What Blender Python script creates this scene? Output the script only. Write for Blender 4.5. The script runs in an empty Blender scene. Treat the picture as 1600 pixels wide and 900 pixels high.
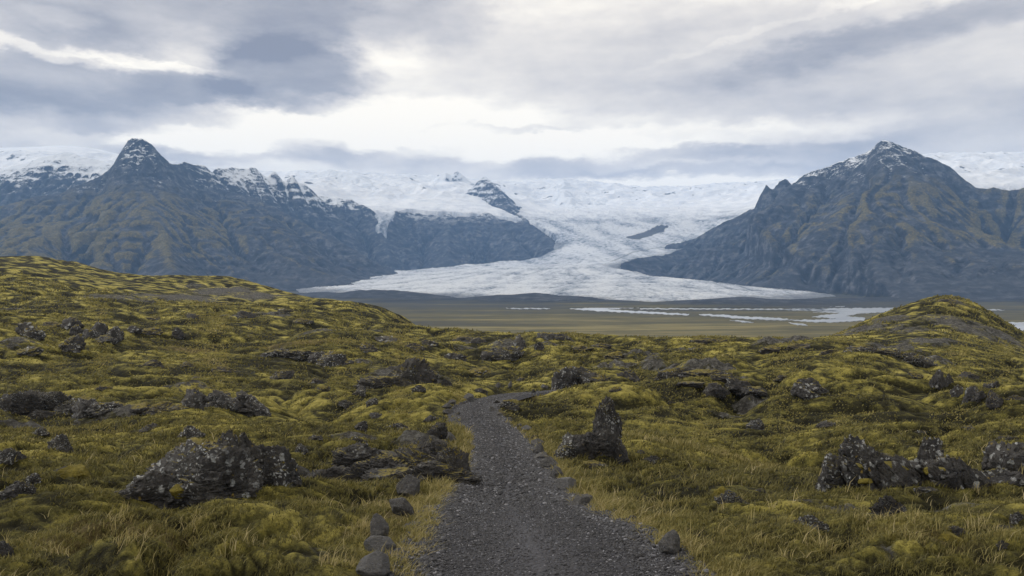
import bpy, math, random
import numpy as np
from mathutils import Vector

PI = math.pi
R = math.radians
scene = bpy.context.scene
COL = scene.collection
F = 1244.0            # focal length in photo pixels (1600 wide)
HZ = 440.0            # photo row of the horizon
CAMZ = 100.0

# ------------------------------------------------------------------ camera
cd = bpy.data.cameras.new('camera')
cd.sensor_width = 36.0
cd.lens = 36.0 * F / 1600.0
cd.shift_y = -10.0 / 1600.0
cd.clip_start = 0.05
cd.clip_end = 200000
cam = bpy.data.objects.new('camera', cd)
COL.objects.link(cam)
cam.location = (0, 0, CAMZ)
cam.rotation_euler = (R(90), 0, 0)
scene.camera = cam

# ------------------------------------------------------------------ view
scene.view_settings.view_transform = 'Standard'
scene.view_settings.look = 'None'
scene.view_settings.exposure = 0.58
scene.view_settings.gamma = 1.0
scene.view_settings.use_curve_mapping = False
scene.cycles.use_denoising = True
scene.cycles.max_bounces = 6
scene.cycles.diffuse_bounces = 3
scene.cycles.volume_bounces = 1
scene.cycles.transparent_max_bounces = 6
scene.cycles.sample_clamp_indirect = 4

# ------------------------------------------------------------------ sun
SUN_AZ, SUN_EL = R(-72), R(34)     # azimuth from +Y (view axis), negative = left
sd = bpy.data.lights.new('sun', 'SUN')
sd.energy = 1.5
sd.angle = R(12)
sd.color = (1.0, 0.955, 0.88)
sun = bpy.data.objects.new('sun', sd)
COL.objects.link(sun)
sdir = Vector((math.sin(SUN_AZ) * math.cos(SUN_EL), math.cos(SUN_AZ) * math.cos(SUN_EL), math.sin(SUN_EL)))
sun.rotation_euler = sdir.to_track_quat('Z', 'Y').to_euler()
sun.location = (-50, 50, 400)


# ------------------------------------------------------------------ node helper
class NT:
    def __init__(self, tree):
        self.t = tree
        self.n = tree.nodes
        self.l = tree.links

    def node(self, typ, **kw):
        nd = self.n.new(typ)
        for k, v in kw.items():
            setattr(nd, k, v)
        return nd

    def put(self, sock, v):
        if v is None:
            return
        if isinstance(v, bpy.types.NodeSocket):
            self.l.new(v, sock)
        else:
            if hasattr(sock, 'default_value'):
                try:
                    sock.default_value = v
                except Exception:
                    sock.default_value = tuple(v) + (1.0,)

    def m(self, op, a, b=None, c=None, clamp=False):
        nd = self.node('ShaderNodeMath', operation=op, use_clamp=clamp)
        self.put(nd.inputs[0], a); self.put(nd.inputs[1], b); self.put(nd.inputs[2], c)
        return nd.outputs[0]

    def vm(self, op, a, b=None, scale=None):
        nd = self.node('ShaderNodeVectorMath', operation=op)
        self.put(nd.inputs[0], a); self.put(nd.inputs[1], b)
        if scale is not None:
            self.put(nd.inputs['Scale'], scale)
        return nd.outputs['Value'] if op in ('LENGTH', 'DISTANCE', 'DOT_PRODUCT') else nd.outputs[0]

    def comb(self, x, y, z):
        nd = self.node('ShaderNodeCombineXYZ')
        self.put(nd.inputs[0], x); self.put(nd.inputs[1], y); self.put(nd.inputs[2], z)
        return nd.outputs[0]

    def sep(self, v):
        nd = self.node('ShaderNodeSeparateXYZ')
        self.put(nd.inputs[0], v)
        return nd.outputs[0], nd.outputs[1], nd.outputs[2]

    def noise(self, vec, scale=1.0, detail=4, rough=0.55, lac=2.0, dist=0.0, color=False):
        nd = self.node('ShaderNodeTexNoise')
        self.put(nd.inputs['Vector'], vec)
        self.put(nd.inputs['Scale'], scale); self.put(nd.inputs['Detail'], detail)
        self.put(nd.inputs['Roughness'], rough); self.put(nd.inputs['Lacunarity'], lac)
        self.put(nd.inputs['Distortion'], dist)
        return nd.outputs['Color'] if color else nd.outputs[0]

    def voro(self, vec, scale=1.0, feature='F1', rand=1.0, out='Distance'):
        nd = self.node('ShaderNodeTexVoronoi', feature=feature)
        self.put(nd.inputs['Vector'], vec); self.put(nd.inputs['Scale'], scale)
        self.put(nd.inputs['Randomness'], rand)
        return nd.outputs[out]

    def rng(self, v, a, b, c=0.0, d=1.0, smooth=True):
        nd = self.node('ShaderNodeMapRange', interpolation_type='SMOOTHSTEP' if smooth else 'LINEAR')
        self.put(nd.inputs[0], v)
        for i, x in enumerate((a, b, c, d)):
            self.put(nd.inputs[i + 1], x)
        return nd.outputs[0]

    def mix(self, f, a, b, mode='MIX'):
        nd = self.node('ShaderNodeMix', data_type='RGBA', blend_type=mode)
        self.put(nd.inputs[0], f)
        for s, v in ((nd.inputs[6], a), (nd.inputs[7], b)):
            if isinstance(v, (tuple, list)):
                s.default_value = tuple(v)[:3] + (1.0,)
            else:
                self.l.new(v, s)
        return nd.outputs[2]

    def ramp(self, f, stops, interp='LINEAR'):
        nd = self.node('ShaderNodeValToRGB')
        cr = nd.color_ramp
        cr.interpolation = interp
        while len(cr.elements) > 1:
            cr.elements.remove(cr.elements[-1])
        cr.elements[0].position = stops[0][0]
        cr.elements[0].color = tuple(stops[0][1]) + (1,)
        for p, c in stops[1:]:
            e = cr.elements.new(p)
            e.color = tuple(c) + (1,)
        self.put(nd.inputs[0], f)
        return nd.outputs[0]

    def attr(self, name):
        return self.node('ShaderNodeAttribute', attribute_name=name).outputs['Fac']

    def bump(self, h, strength=0.5, dist=0.1, normal=None):
        nd = self.node('ShaderNodeBump')
        self.put(nd.inputs['Strength'], strength); self.put(nd.inputs['Distance'], dist)
        self.put(nd.inputs['Height'], h)
        if normal is not None:
            self.put(nd.inputs['Normal'], normal)
        return nd.outputs[0]


# ------------------------------------------------------------------ sky
def azel(px, py):
    x, z = (px - 800) / F, (HZ - py) / F
    return math.atan(x), math.atan2(z, math.hypot(1, x))


world = bpy.data.worlds.new('World')
scene.world = world
world.use_nodes = True
wt = NT(world.node_tree)
wt.n.clear()
sky = wt.node('ShaderNodeTexSky', sky_type='NISHITA', sun_disc=False)
sky.sun_elevation = SUN_EL
sky.sun_rotation = SUN_AZ % (2 * PI)
sky.altitude = 100
dirv = wt.node('ShaderNodeTexCoord').outputs['Generated']
dx, dy, dz = wt.sep(dirv)
az = wt.m('ARCTAN2', dx, dy)
el = wt.m('ARCSINE', wt.m('MAXIMUM', wt.m('MINIMUM', dz, 0.9999), -0.9999))
p0 = wt.comb(az, wt.m('MULTIPLY', el, 2.2), 0.0)
wq = wt.noise(p0, 5.0, 6, 0.6, color=True)
wq = wt.vm('SUBTRACT', wq, (0.5, 0.5, 0.5))
wq = wt.vm('MULTIPLY', wq, (0.13, 0.045, 0.0))
wq2 = wt.noise(p0, 22.0, 5, 0.62, color=True)
wq2 = wt.vm('MULTIPLY', wt.vm('SUBTRACT', wq2, (0.5, 0.5, 0.5)), (0.075, 0.032, 0.0))
pw = wt.vm('ADD', wt.vm('ADD', wt.comb(az, el, 0.0), wq), wq2)
BLOBS = [  # px, py, rx, ry, weight (+ dark), tilt deg
    (110, 132, 250, 40, 0.46, 0), (290, 132, 90, 26, 0.14, 0), (60, 190, 230, 56, 0.26, 0), (450, 116, 125, 52, 0.62, 0),
    (330, 5, 300, 66, 0.50, 3), (60, 50, 120, 34, 0.25, 0), (500, 25, 110, 50, 0.12, 0), (690, 25, 90, 44, 0.26, 10),
    (590, 244, 150, 24, 0.20, 0), (480, 237, 80, 22, 0.20, 0), (760, 270, 190, 20, 0.12, 0), (300, 243, 95, 17, 0.26, 0),
    (240, 192, 110, 20, 0.22, 0), (1000, 130, 380, 90, 0.10, 0), (1400, 110, 420, 100, 0.20, 0),
    (1450, 40, 300, 26, 0.22, 9), (1350, 60, 300, 20, 0.10, 8), (1130, 268, 190, 12, 0.26, 0), (1080, 238, 120, 14, 0.22, 0),
    (730, 204, 170, 8, 0.24, 0), (900, 262, 110, 16, 0.22, 0), (1550, 215, 220, 56, 0.22, 0), (1250, 235, 150, 22, 0.20, 0),
    (880, 70, 220, 40, 0.08, 0), (1100, 20, 250, 24, 0.08, -6),
    (400, 188, 230, 18, -0.36, 2), (560, 214, 250, 17, -0.24, 5), (70, 74, 120, 9, -0.27, -4), (235, 94, 110, 8, -0.27, -4), (800, 228, 260, 20, -0.26, 0),
    (960, 294, 260, 16, -0.30, 0), (600, 172, 220, 22, -0.22, 0), (1120, 208, 330, 16, -0.19, 0), (310, 222, 90, 20, -0.50, 0),
    (75, 24, 44, 12, -0.16, 0), (300, 62, 60, 26, -0.14, 0), (1200, 44, 200, 6, -0.09, 11), (600, 60, 60, 50, -0.14, 20), (160, 226, 110, 14, -0.16, 0),
    (860, 195, 330, 18, -0.14, 0), (1330, 182, 160, 12, -0.12, 0),
]
nz1 = wt.noise(wt.comb(az, wt.m('MULTIPLY', el, 3.6), 3.0), 6.0, 7, 0.58)
nz2 = wt.noise(wt.comb(az, wt.m('MULTIPLY', el, 2.6), 7.0), 20.0, 5, 0.6)
D = wt.m('ADD', wt.m('MULTIPLY', wt.m('SUBTRACT', nz1, 0.5), 0.40), 0.18)
D = wt.m('ADD', D, wt.m('MULTIPLY', wt.m('SUBTRACT', nz2, 0.5), 0.30))
for (bx, by, rx, ry, w, tilt) in BLOBS:
    a0, e0 = azel(bx, by)
    q = wt.vm('SUBTRACT', pw, (a0, e0, 0))
    if tilt:
        rot = wt.node('ShaderNodeVectorRotate', rotation_type='Z_AXIS')
        wt.put(rot.inputs['Vector'], q)
        rot.inputs['Angle'].default_value = R(-tilt)
        q = rot.outputs[0]
    q = wt.vm('MULTIPLY', q, (F / (rx * 1.3), F / (ry * 1.3), 0))
    D = wt.m('ADD', D, wt.rng(wt.vm('LENGTH', q), 1.05 if w > 0.4 else 1.08, 0.46 if w > 0.4 else 0.42, 0.0, w))
S = 1.0 / 0.1
def sc_(c, k=S):
    return tuple(v * k for v in c)
cl = wt.ramp(D, [(0.0, (0.84, 0.83, 0.805)), (0.12, (0.75, 0.745, 0.735)), (0.30, (0.60, 0.595, 0.61)), (0.55, (0.41, 0.415, 0.46)), (0.80, (0.26, 0.27, 0.325)), (1.0, (0.17, 0.18, 0.235))])
cl = wt.vm('MULTIPLY', cl, (S * 1.16, S * 1.075, S * 0.93))
skyc = wt.mix(0.95, sky.outputs[0], cl)
bg = wt.node('ShaderNodeBackground')
wt.put(bg.inputs[0], skyc)
bg.inputs[1].default_value = 0.1
wo = wt.node('ShaderNodeOutputWorld')
wt.l.new(bg.outputs[0], wo.inputs[0])


# ------------------------------------------------------------------ noise in numpy
def _h(ix, iy, seed):
    h = (ix.astype(np.int64) * 374761393 + iy.astype(np.int64) * 668265263 + seed * 974634777) & 0xffffffff
    h = ((h ^ (h >> 13)) * 1274126177) & 0xffffffff
    h = h ^ (h >> 16)
    return h


_GA = np.arange(64) * (2 * PI / 64)
_GX, _GY = np.cos(_GA).astype(np.float32), np.sin(_GA).astype(np.float32)


def perlin(x, y, seed=0):
    ix, iy = np.floor(x), np.floor(y)
    fx, fy = (x - ix).astype(np.float32), (y - iy).astype(np.float32)
    ix, iy = ix.astype(np.int64), iy.astype(np.int64)
    u = fx * fx * fx * (fx * (fx * 6 - 15) + 10)
    v = fy * fy * fy * (fy * (fy * 6 - 15) + 10)
    def g(ax, ay, dx_, dy_):
        k = _h(ax, ay, seed) & 63
        return _GX[k] * dx_ + _GY[k] * dy_
    a = g(ix, iy, fx, fy); b = g(ix + 1, iy, fx - 1, fy)
    c = g(ix, iy + 1, fx, fy - 1); d = g(ix + 1, iy + 1, fx - 1, fy - 1)
    return ((a + (b - a) * u) + ((c + (d - c) * u) - (a + (b - a) * u)) * v) * 1.5


def fbm(x, y, o, seed=0, gain=0.5, lac=2.03):
    s, a, t = 0, 1.0, 0
    for i in range(o):
        s = s + a * perlin(x, y, seed + i * 17)
        t += a; a *= gain
        x, y = x * lac * 0.8 + y * lac * 0.6 + 5.3, -x * lac * 0.6 + y * lac * 0.8 + 1.7
    return s / t


def ridged(x, y, o, seed=0, gain=0.5, lac=2.05):
    s, a, t = 0, 1.0, 0
    for i in range(o):
        s = s + a * (1 - 2 * np.abs(perlin(x, y, seed + i * 17)))
        t += a; a *= gain
        x, y = x * lac * 0.8 + y * lac * 0.6 + 5.3, -x * lac * 0.6 + y * lac * 0.8 + 1.7
    return s / t


def sstep(x, a, b):
    t = np.clip((x - a) / (b - a), 0, 1)
    return t * t * (3 - 2 * t)


class RBF:
    """thin plate spline through control points"""
    def __init__(self, P, V, smooth=1e-4):
        self.P = np.array(P, float)
        n = len(P)
        d = np.linalg.norm(self.P[:, None] - self.P[None], axis=2)
        K = self.k(d) + np.eye(n) * smooth
        Q = np.c_[np.ones(n), self.P]
        A = np.zeros((n + 3, n + 3))
        A[:n, :n] = K; A[:n, n:] = Q; A[n:, :n] = Q.T
        self.w = np.linalg.solve(A, np.r_[np.array(V, float), 0, 0, 0])

    @staticmethod
    def k(r):
        r = np.maximum(r, 1e-9)
        return r * r * np.log(r)

    def __call__(self, a, b):
        sh = np.shape(a)
        a, b = np.ravel(a), np.ravel(b)
        out = self.w[-3] + self.w[-2] * a + self.w[-1] * b
        for (pa, pb), w in zip(self.P, self.w):
            r2 = np.maximum((a - pa) ** 2 + (b - pb) ** 2, 1e-18)
            out = out + w * 0.5 * r2 * np.log(r2)
        return out.reshape(sh)


# ------------------------------------------------------------------ object helpers
def link(o, parent=None):
    COL.objects.link(o)
    if parent is not None:
        o.parent = parent
    return o


def tag(o, label=None, cat=None, group=None, kind=None):
    if label: o['label'] = label
    if cat: o['category'] = cat
    if group: o['group'] = group
    if kind: o['kind'] = kind
    return o


def mesh_np(name, V, loops, starts, mat, attrs=None, smooth=True, parent=None, do_link=True):
    me = bpy.data.meshes.new(name)
    me.vertices.add(len(V))
    me.vertices.foreach_set('co', np.ascontiguousarray(V, dtype=np.float32).ravel())
    me.loops.add(len(loops))
    me.loops.foreach_set('vertex_index', np.ascontiguousarray(loops, dtype=np.int32))
    me.polygons.add(len(starts))
    me.polygons.foreach_set('loop_start', np.ascontiguousarray(starts, dtype=np.int32))
    if smooth:
        me.polygons.foreach_set('use_smooth', np.ones(len(starts), dtype=bool))
    me.update(calc_edges=True)
    for k, v in (attrs or {}).items():
        at = me.attributes.new(k, 'FLOAT', 'POINT')
        at.data.foreach_set('value', np.ascontiguousarray(v, dtype=np.float32).ravel())
    me.materials.append(mat)
    o = bpy.data.objects.new(name, me)
    if do_link:
        link(o, parent)
    return o


def grid_faces(ny, nx, keep=None, wrap=False):
    i = np.arange(ny * nx).reshape(ny, nx)
    a, b, c, d = i[:-1, :-1], i[:-1, 1:], i[1:, 1:], i[1:, :-1]
    f = np.stack([a, b, c, d], -1).reshape(-1, 4)
    if wrap:
        g = np.stack([i[:-1, -1], i[:-1, 0], i[1:, 0], i[1:, -1]], -1).reshape(-1, 4)
        f = np.concatenate([f, g])
    if keep is not None:
        f = f[keep]
    return f


def grid_mesh(name, X, Y, Z, mat, attrs=None, keep=None, wrap=False):
    ny, nx = X.shape
    V = np.stack([X, Y, Z], -1).reshape(-1, 3)
    f = grid_faces(ny, nx, keep, wrap)
    at = {k: np.ravel(v) for k, v in (attrs or {}).items()}
    if keep is not None:
        used = np.zeros(len(V), bool); used[f.ravel()] = True
        remap = np.cumsum(used) - 1
        f = remap[f]; V = V[used]
        at = {k: v[used] for k, v in at.items()}
    return mesh_np(name, V, f.ravel(), np.arange(len(f)) * 4, mat, at)


def new_mat(name):
    m = bpy.data.materials.new(name)
    m.use_nodes = True
    t = NT(m.node_tree)
    b = t.n.get('Principled BSDF')
    b.inputs['Roughness'].default_value = 0.9
    b.inputs['Specular IOR Level'].default_value = 0.2
    return m, t, b


# ------------------------------------------------------------------ materials
def mat_moor():
    m, t, b = new_mat('moss_and_grass')
    pos = t.node('ShaderNodeNewGeometry').outputs['Position']
    rock = t.attr('rock'); hum = t.attr('hum'); tan = t.attr('tan')
    n_big = t.noise(pos, 0.09, 4, 0.6)
    n_mid = t.noise(pos, 0.7, 5, 0.65)
    n_fin = t.noise(pos, 7.0, 6, 0.7)
    n_vf = t.noise(pos, 45.0, 4, 0.7)
    f = t.m('ADD', t.m('MULTIPLY', n_mid, 0.30), t.m('MULTIPLY', n_big, 0.32))
    n_sp = t.noise(pos, 2.3, 8, 0.78)
    f = t.m('ADD', f, t.m('MULTIPLY', n_sp, 0.34))
    f = t.m('ADD', f, t.m('MULTIPLY', n_fin, 0.14))
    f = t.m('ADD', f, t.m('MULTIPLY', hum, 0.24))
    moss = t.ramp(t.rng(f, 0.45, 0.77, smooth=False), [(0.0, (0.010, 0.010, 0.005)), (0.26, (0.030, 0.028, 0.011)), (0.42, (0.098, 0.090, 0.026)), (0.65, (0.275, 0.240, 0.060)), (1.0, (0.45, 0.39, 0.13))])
    brown = t.ramp(t.rng(t.noise(pos, 2.4, 6, 0.7), 0.3, 0.7, smooth=False), [(0, (0.045, 0.036, 0.016)), (0.5, (0.125, 0.098, 0.040)), (1, (0.25, 0.20, 0.10))])
    tf = t.m('ADD', tan, t.m('MULTIPLY', t.m('SUBTRACT', t.noise(pos, 0.35, 5, 0.6), 0.5), 1.3))
    col = t.mix(t.rng(tf, 0.25, 0.75), moss, brown)
    fine = t.rng(n_vf, 0.3, 0.7, 0.62, 1.38, smooth=False)
    col = t.vm('MULTIPLY', col, t.comb(fine, fine, fine))
    rk = t.m('ADD', rock, t.m('MULTIPLY', t.m('SUBTRACT', t.noise(pos, 0.8, 8, 0.78), 0.5), 2.4))
    rcol = t.ramp(t.m('ADD', t.m('MULTIPLY', t.noise(pos, 3.5, 7, 0.75), 0.55), t.m('MULTIPLY', t.noise(pos, 0.9, 7, 0.8), 0.45)), [(0.30, (0.010, 0.010, 0.011)), (0.47, (0.045, 0.043, 0.040)), (0.56, (0.12, 0.118, 0.11)), (0.66, (0.30, 0.30, 0.29))])
    col = t.mix(t.rng(rk, 0.40, 0.62), col, rcol)
    t.put(b.inputs['Base Color'], col)
    hgt = t.m('ADD', t.m('MULTIPLY', n_fin, 0.10), t.m('MULTIPLY', n_vf, 0.018))
    nb = t.bump(hgt, 0.75, 1.0)
    nb = t.bump(t.m('MULTIPLY', n_sp, 0.5), 0.7, 1.0, nb)
    t.put(b.inputs['Normal'], nb)
    b.inputs['Specular IOR Level'].default_value = 0.1
    return m


def mat_path():
    m, t, b = new_mat('gravel_path')
    pos = t.node('ShaderNodeNewGeometry').outputs['Position']
    v = t.voro(pos, 34.0, out='Color')
    vx, vy, vz = t.sep(v)
    d1 = t.voro(pos, 34.0)
    n = t.noise(pos, 1.3, 6, 0.65)
    k = t.m('ADD', t.m('MULTIPLY', vx, 0.42), t.m('MULTIPLY', n, 0.72))
    col = t.ramp(k, [(0.15, (0.009, 0.009, 0.011)), (0.55, (0.028, 0.028, 0.034)), (0.78, (0.055, 0.055, 0.064)), (0.95, (0.12, 0.12, 0.135))])
    dst = t.attr('worn')
    col = t.mix(t.m('MULTIPLY', dst, 0.55), col, (0.062, 0.062, 0.071))
    t.put(b.inputs['Base Color'], col)
    h = t.m('SUBTRACT', t.m('MULTIPLY', n, 0.03), t.m('MULTIPLY', d1, 0.02))
    h = t.m('ADD', h, t.m('MULTIPLY', t.noise(pos, 60, 3, 0.6), 0.006))
    t.put(b.inputs['Normal'], t.bump(h, 0.9, 1.0))
    b.inputs['Roughness'].default_value = 0.75
    return m


def mat_rock(name, base=1.0, lichen=0.5, moss=0.4, scale=1.0, grey=0.0):
    m, t, b = new_mat(name)
    tc = t.node('ShaderNodeTexCoord').outputs['Object']
    geo = t.node('ShaderNodeNewGeometry')
    pos = geo.outputs['Position']
    info = t.node('ShaderNodeObjectInfo').outputs['Random']
    pw_ = t.vm('ADD', tc, t.comb(t.m('MULTIPLY', info, 37.0), 0.0, 0.0))
    n1 = t.noise(pw_, 3.0 * scale, 7, 0.72)
    n2 = t.noise(pw_, 14.0 * scale, 6, 0.7)
    col = t.ramp(n1, [(0.2, (0.010 * base, 0.010 * base, 0.011 * base)), (0.45, (0.030 * base, 0.029 * base, 0.030 * base)), (0.6, (0.058 * base, 0.055 * base, 0.053 * base)), (0.8, (0.11 * base, 0.105 * base, 0.10 * base))])
    if grey:
        col = t.mix(grey, col, (0.13, 0.13, 0.135))
    # fissures
    ws = t.vm('ADD', pw_, t.vm('SCALE', t.noise(pw_, 2.0 * scale, 4, 0.6, color=True), scale=0.5 / scale))
    fis = t.voro(t.vm('MULTIPLY', ws, (1.0, 1.0, 0.45)), 4.2 * scale, feature='DISTANCE_TO_EDGE')
    fm = t.rng(fis, 0.0, 0.09)
    # lichen crusts
    wp = t.vm('ADD', pw_, t.vm('SCALE', t.noise(pw_, 9.0 * scale, 4, 0.6, color=True), scale=0.12 / scale))
    d = t.voro(wp, 11.0 * scale)
    d2 = t.voro(wp, 26.0 * scale)
    area = t.noise(pw_, 2.1 * scale, 5, 0.65)
    vary = t.m('MULTIPLY', t.m('SUBTRACT', info, 0.6), 0.16)
    area = t.m('SUBTRACT', area, vary)
    am = t.rng(area, 0.60 - 0.12 * lichen, 0.60, 0.0, 1.0)
    l1 = t.m('MULTIPLY', t.rng(d, 0.36, 0.27), am)
    l2 = t.m('MULTIPLY', t.rng(d2, 0.34, 0.25), t.rng(t.noise(pw_, 2.6 * scale, 4, 0.6), 0.58 - 0.1 * lichen, 0.60))
    lic = t.m('MAXIMUM', l1, l2)
    lc = t.ramp(n2, [(0.3, (0.16, 0.165, 0.165)), (0.5, (0.33, 0.34, 0.34)), (0.7, (0.50, 0.51, 0.52))])
    col = t.mix(t.m('MULTIPLY', lic, min(1.0, 0.75 * lichen + 0.25)), col, lc)
    yl = t.m('MULTIPLY', t.rng(t.voro(wp, 12.0 * scale), 0.20, 0.14), t.rng(t.noise(pw_, 3.1 * scale, 3, 0.5), 0.56, 0.62))
    col = t.mix(t.m('MULTIPLY', yl, 0.75), col, (0.30, 0.21, 0.04))
    # moss on upward faces
    nx_, ny_, nz_ = t.sep(geo.outputs['Normal'])
    mm = t.m('ADD', nz_, t.m('MULTIPLY', t.m('SUBTRACT', t.noise(pw_, 2.6 * scale, 5, 0.65), 0.5), 1.6))
    mm = t.rng(mm, 1.12 - 0.55 * moss, 1.26 - 0.55 * moss)
    mc = t.ramp(t.noise(pw_, 9 * scale, 5, 0.7), [(0.3, (0.055, 0.048, 0.012)), (0.55, (0.16, 0.13, 0.026)), (0.75, (0.25, 0.20, 0.04))])
    col = t.mix(mm, col, mc)
    t.put(b.inputs['Base Color'], col)
    h = t.m('ADD', t.m('MULTIPLY', n1, 0.20 / scale), t.m('MULTIPLY', n2, 0.07 / scale))
    h = t.m('ADD', h, t.m('MULTIPLY', fm, 0.05 / scale))
    h = t.m('ADD', h, t.m('MULTIPLY', lic, 0.004))
    t.put(b.inputs['Normal'], t.bump(h, 0.8, 1.0))
    b.inputs['Roughness'].default_value = 0.78
    b.inputs['Specular IOR Level'].default_value = 0.35
    return m


def mat_blade():
    m, t, b = new_mat('grass_blades')
    tint = t.attr('tint')
    tip = t.attr('tip')
    c = t.ramp(tint, [(0.0, (0.026, 0.027, 0.010)), (0.3, (0.066, 0.064, 0.018)), (0.55, (0.19, 0.17, 0.048)), (0.75, (0.30, 0.25, 0.095)), (1.0, (0.46, 0.385, 0.22))])
    c = t.mix(t.m('MULTIPLY', tip, 0.25), c, (0.36, 0.30, 0.15))
    t.put(b.inputs['Base Color'], c)
    b.inputs['Roughness'].default_value = 0.7
    tr = t.node('ShaderNodeBsdfTranslucent')
    t.put(tr.inputs[0], c)
    mx = t.node('ShaderNodeMixShader')
    mx.inputs[0].default_value = 0.3
    t.l.new(b.outputs[0], mx.inputs[1]); t.l.new(tr.outputs[0], mx.inputs[2])
    t.l.new(mx.outputs[0], t.n['Material Output'].inputs[0])
    return m


def mat_mountain():
    m, t, b = new_mat('mountain_rock')
    geo = t.node('ShaderNodeNewGeometry')
    pos = geo.outputs['Position']
    nx_, ny_, nz_ = t.sep(geo.outputs['Normal'])
    px_, py_, pz_ = t.sep(pos)
    cur = t.attr('cur'); low = t.attr('plain'); mossy = t.attr('mossy')
    n1 = t.noise(pos, 0.0022, 8, 0.62)
    n2 = t.noise(pos, 0.012, 8, 0.7)
    n3 = t.noise(pos, 0.06, 5, 0.7)
    zz = t.m('ADD', pz_, t.m('MULTIPLY', n1, 120.0))
    st = t.noise(t.comb(0.0, 0.0, t.m('MULTIPLY', zz, 0.022)), 1.0, 4, 0.7)
    rock = t.ramp(t.m('ADD', t.m('MULTIPLY', n2, 0.78), t.m('MULTIPLY', st, 0.22)), [(0.38, (0.006, 0.007, 0.011)), (0.5, (0.030, 0.034, 0.045)), (0.60, (0.125, 0.13, 0.145))])
    # talus, paler, on gentler ground
    rock = t.mix(t.m('MULTIPLY', t.rng(nz_, 0.74, 0.9), 0.5), rock, (0.044, 0.049, 0.062))
    # dull moss and dry grass in patches on ribs and ledges
    g = t.m('ADD', t.m('MULTIPLY', n2, 0.8), t.m('MULTIPLY', n1, 0.7))
    g = t.m('ADD', g, t.m('MULTIPLY', n3, 0.35))
    g = t.m('ADD', g, t.m('MULTIPLY', cur, 0.30))
    g = t.m('ADD', g, t.m('MULTIPLY', mossy, 0.55))
    gz = t.rng(pz_, 1050.0, 700.0)
    gm = t.m('MULTIPLY', t.rng(g, 1.32, 1.58), gz)
    gcol = t.ramp(n3, [(0.3, (0.050, 0.045, 0.023)), (0.55, (0.135, 0.112, 0.036)), (0.75, (0.32, 0.25, 0.06))])
    col = t.mix(t.m('MULTIPLY', gm, 0.8), rock, gcol)
    # snow
    sn = t.m('ADD', t.m('MULTIPLY', pz_, 0.0016), t.m('MULTIPLY', t.m('SUBTRACT', nz_, 0.7), 2.4))
    sn = t.m('ADD', sn, t.m('MULTIPLY', t.m('SUBTRACT', n2, 0.5), 2.6))
    sn = t.m('ADD', sn, t.m('MULTIPLY', t.m('SUBTRACT', n1, 0.5), 0.9))
    sn = t.m('SUBTRACT', sn, t.m('MULTIPLY', cur, 0.25))
    sn = t.m('ADD', sn, t.attr('snowy'))
    sn = t.m('ADD', sn, t.m('MULTIPLY', t.m('SUBTRACT', n3, 0.5), 2.6))
    sm = t.m('MULTIPLY', t.rng(sn, 1.75, 2.25), t.rng(pz_, 750.0, 1050.0))
    col = t.mix(sm, col, (0.66, 0.69, 0.74))
    # valley floor
    pn = t.noise(t.vm('MULTIPLY', pos, (0.0012, 0.0045, 0.0)), 1.0, 8, 0.68)
    pn2 = t.noise(t.vm('MULTIPLY', pos, (0.006, 0.02, 0.0)), 1.0, 6, 0.7)
    near = t.rng(t.m('ADD', py_, t.m('MULTIPLY', pn, 1400.0)), 4600.0, 2000.0)
    pf = t.m('ADD', t.m('MULTIPLY', pn, 1.0), t.m('MULTIPLY', pn2, 0.62))
    pf = t.m('SUBTRACT', pf, 0.22)
    pf = t.m('ADD', pf, t.m('MULTIPLY', near, 0.19))
    pcol = t.ramp(t.rng(pf, 0.42, 0.88, smooth=False), [(0.0, (0.022, 0.023, 0.027)), (0.35, (0.038, 0.038, 0.036)), (0.58, (0.064, 0.058, 0.030)), (0.78, (0.105, 0.092, 0.042)), (1.0, (0.18, 0.155, 0.07))])
    col = t.mix(low, col, pcol)
    t.put(b.inputs['Base Color'], col)
    h = t.m('ADD', t.m('MULTIPLY', n2, 45.0), t.m('MULTIPLY', n3, 14.0))
    h = t.m('MULTIPLY', h, t.m('SUBTRACT', 1.0, low))
    h = t.m('MULTIPLY', h, t.rng(sm, 0.0, 1.0, 1.0, 0.35))
    t.put(b.inputs['Normal'], t.bump(h, 0.8, 1.0))
    b.inputs['Specular IOR Level'].default_value = 0.1
    return m


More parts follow.
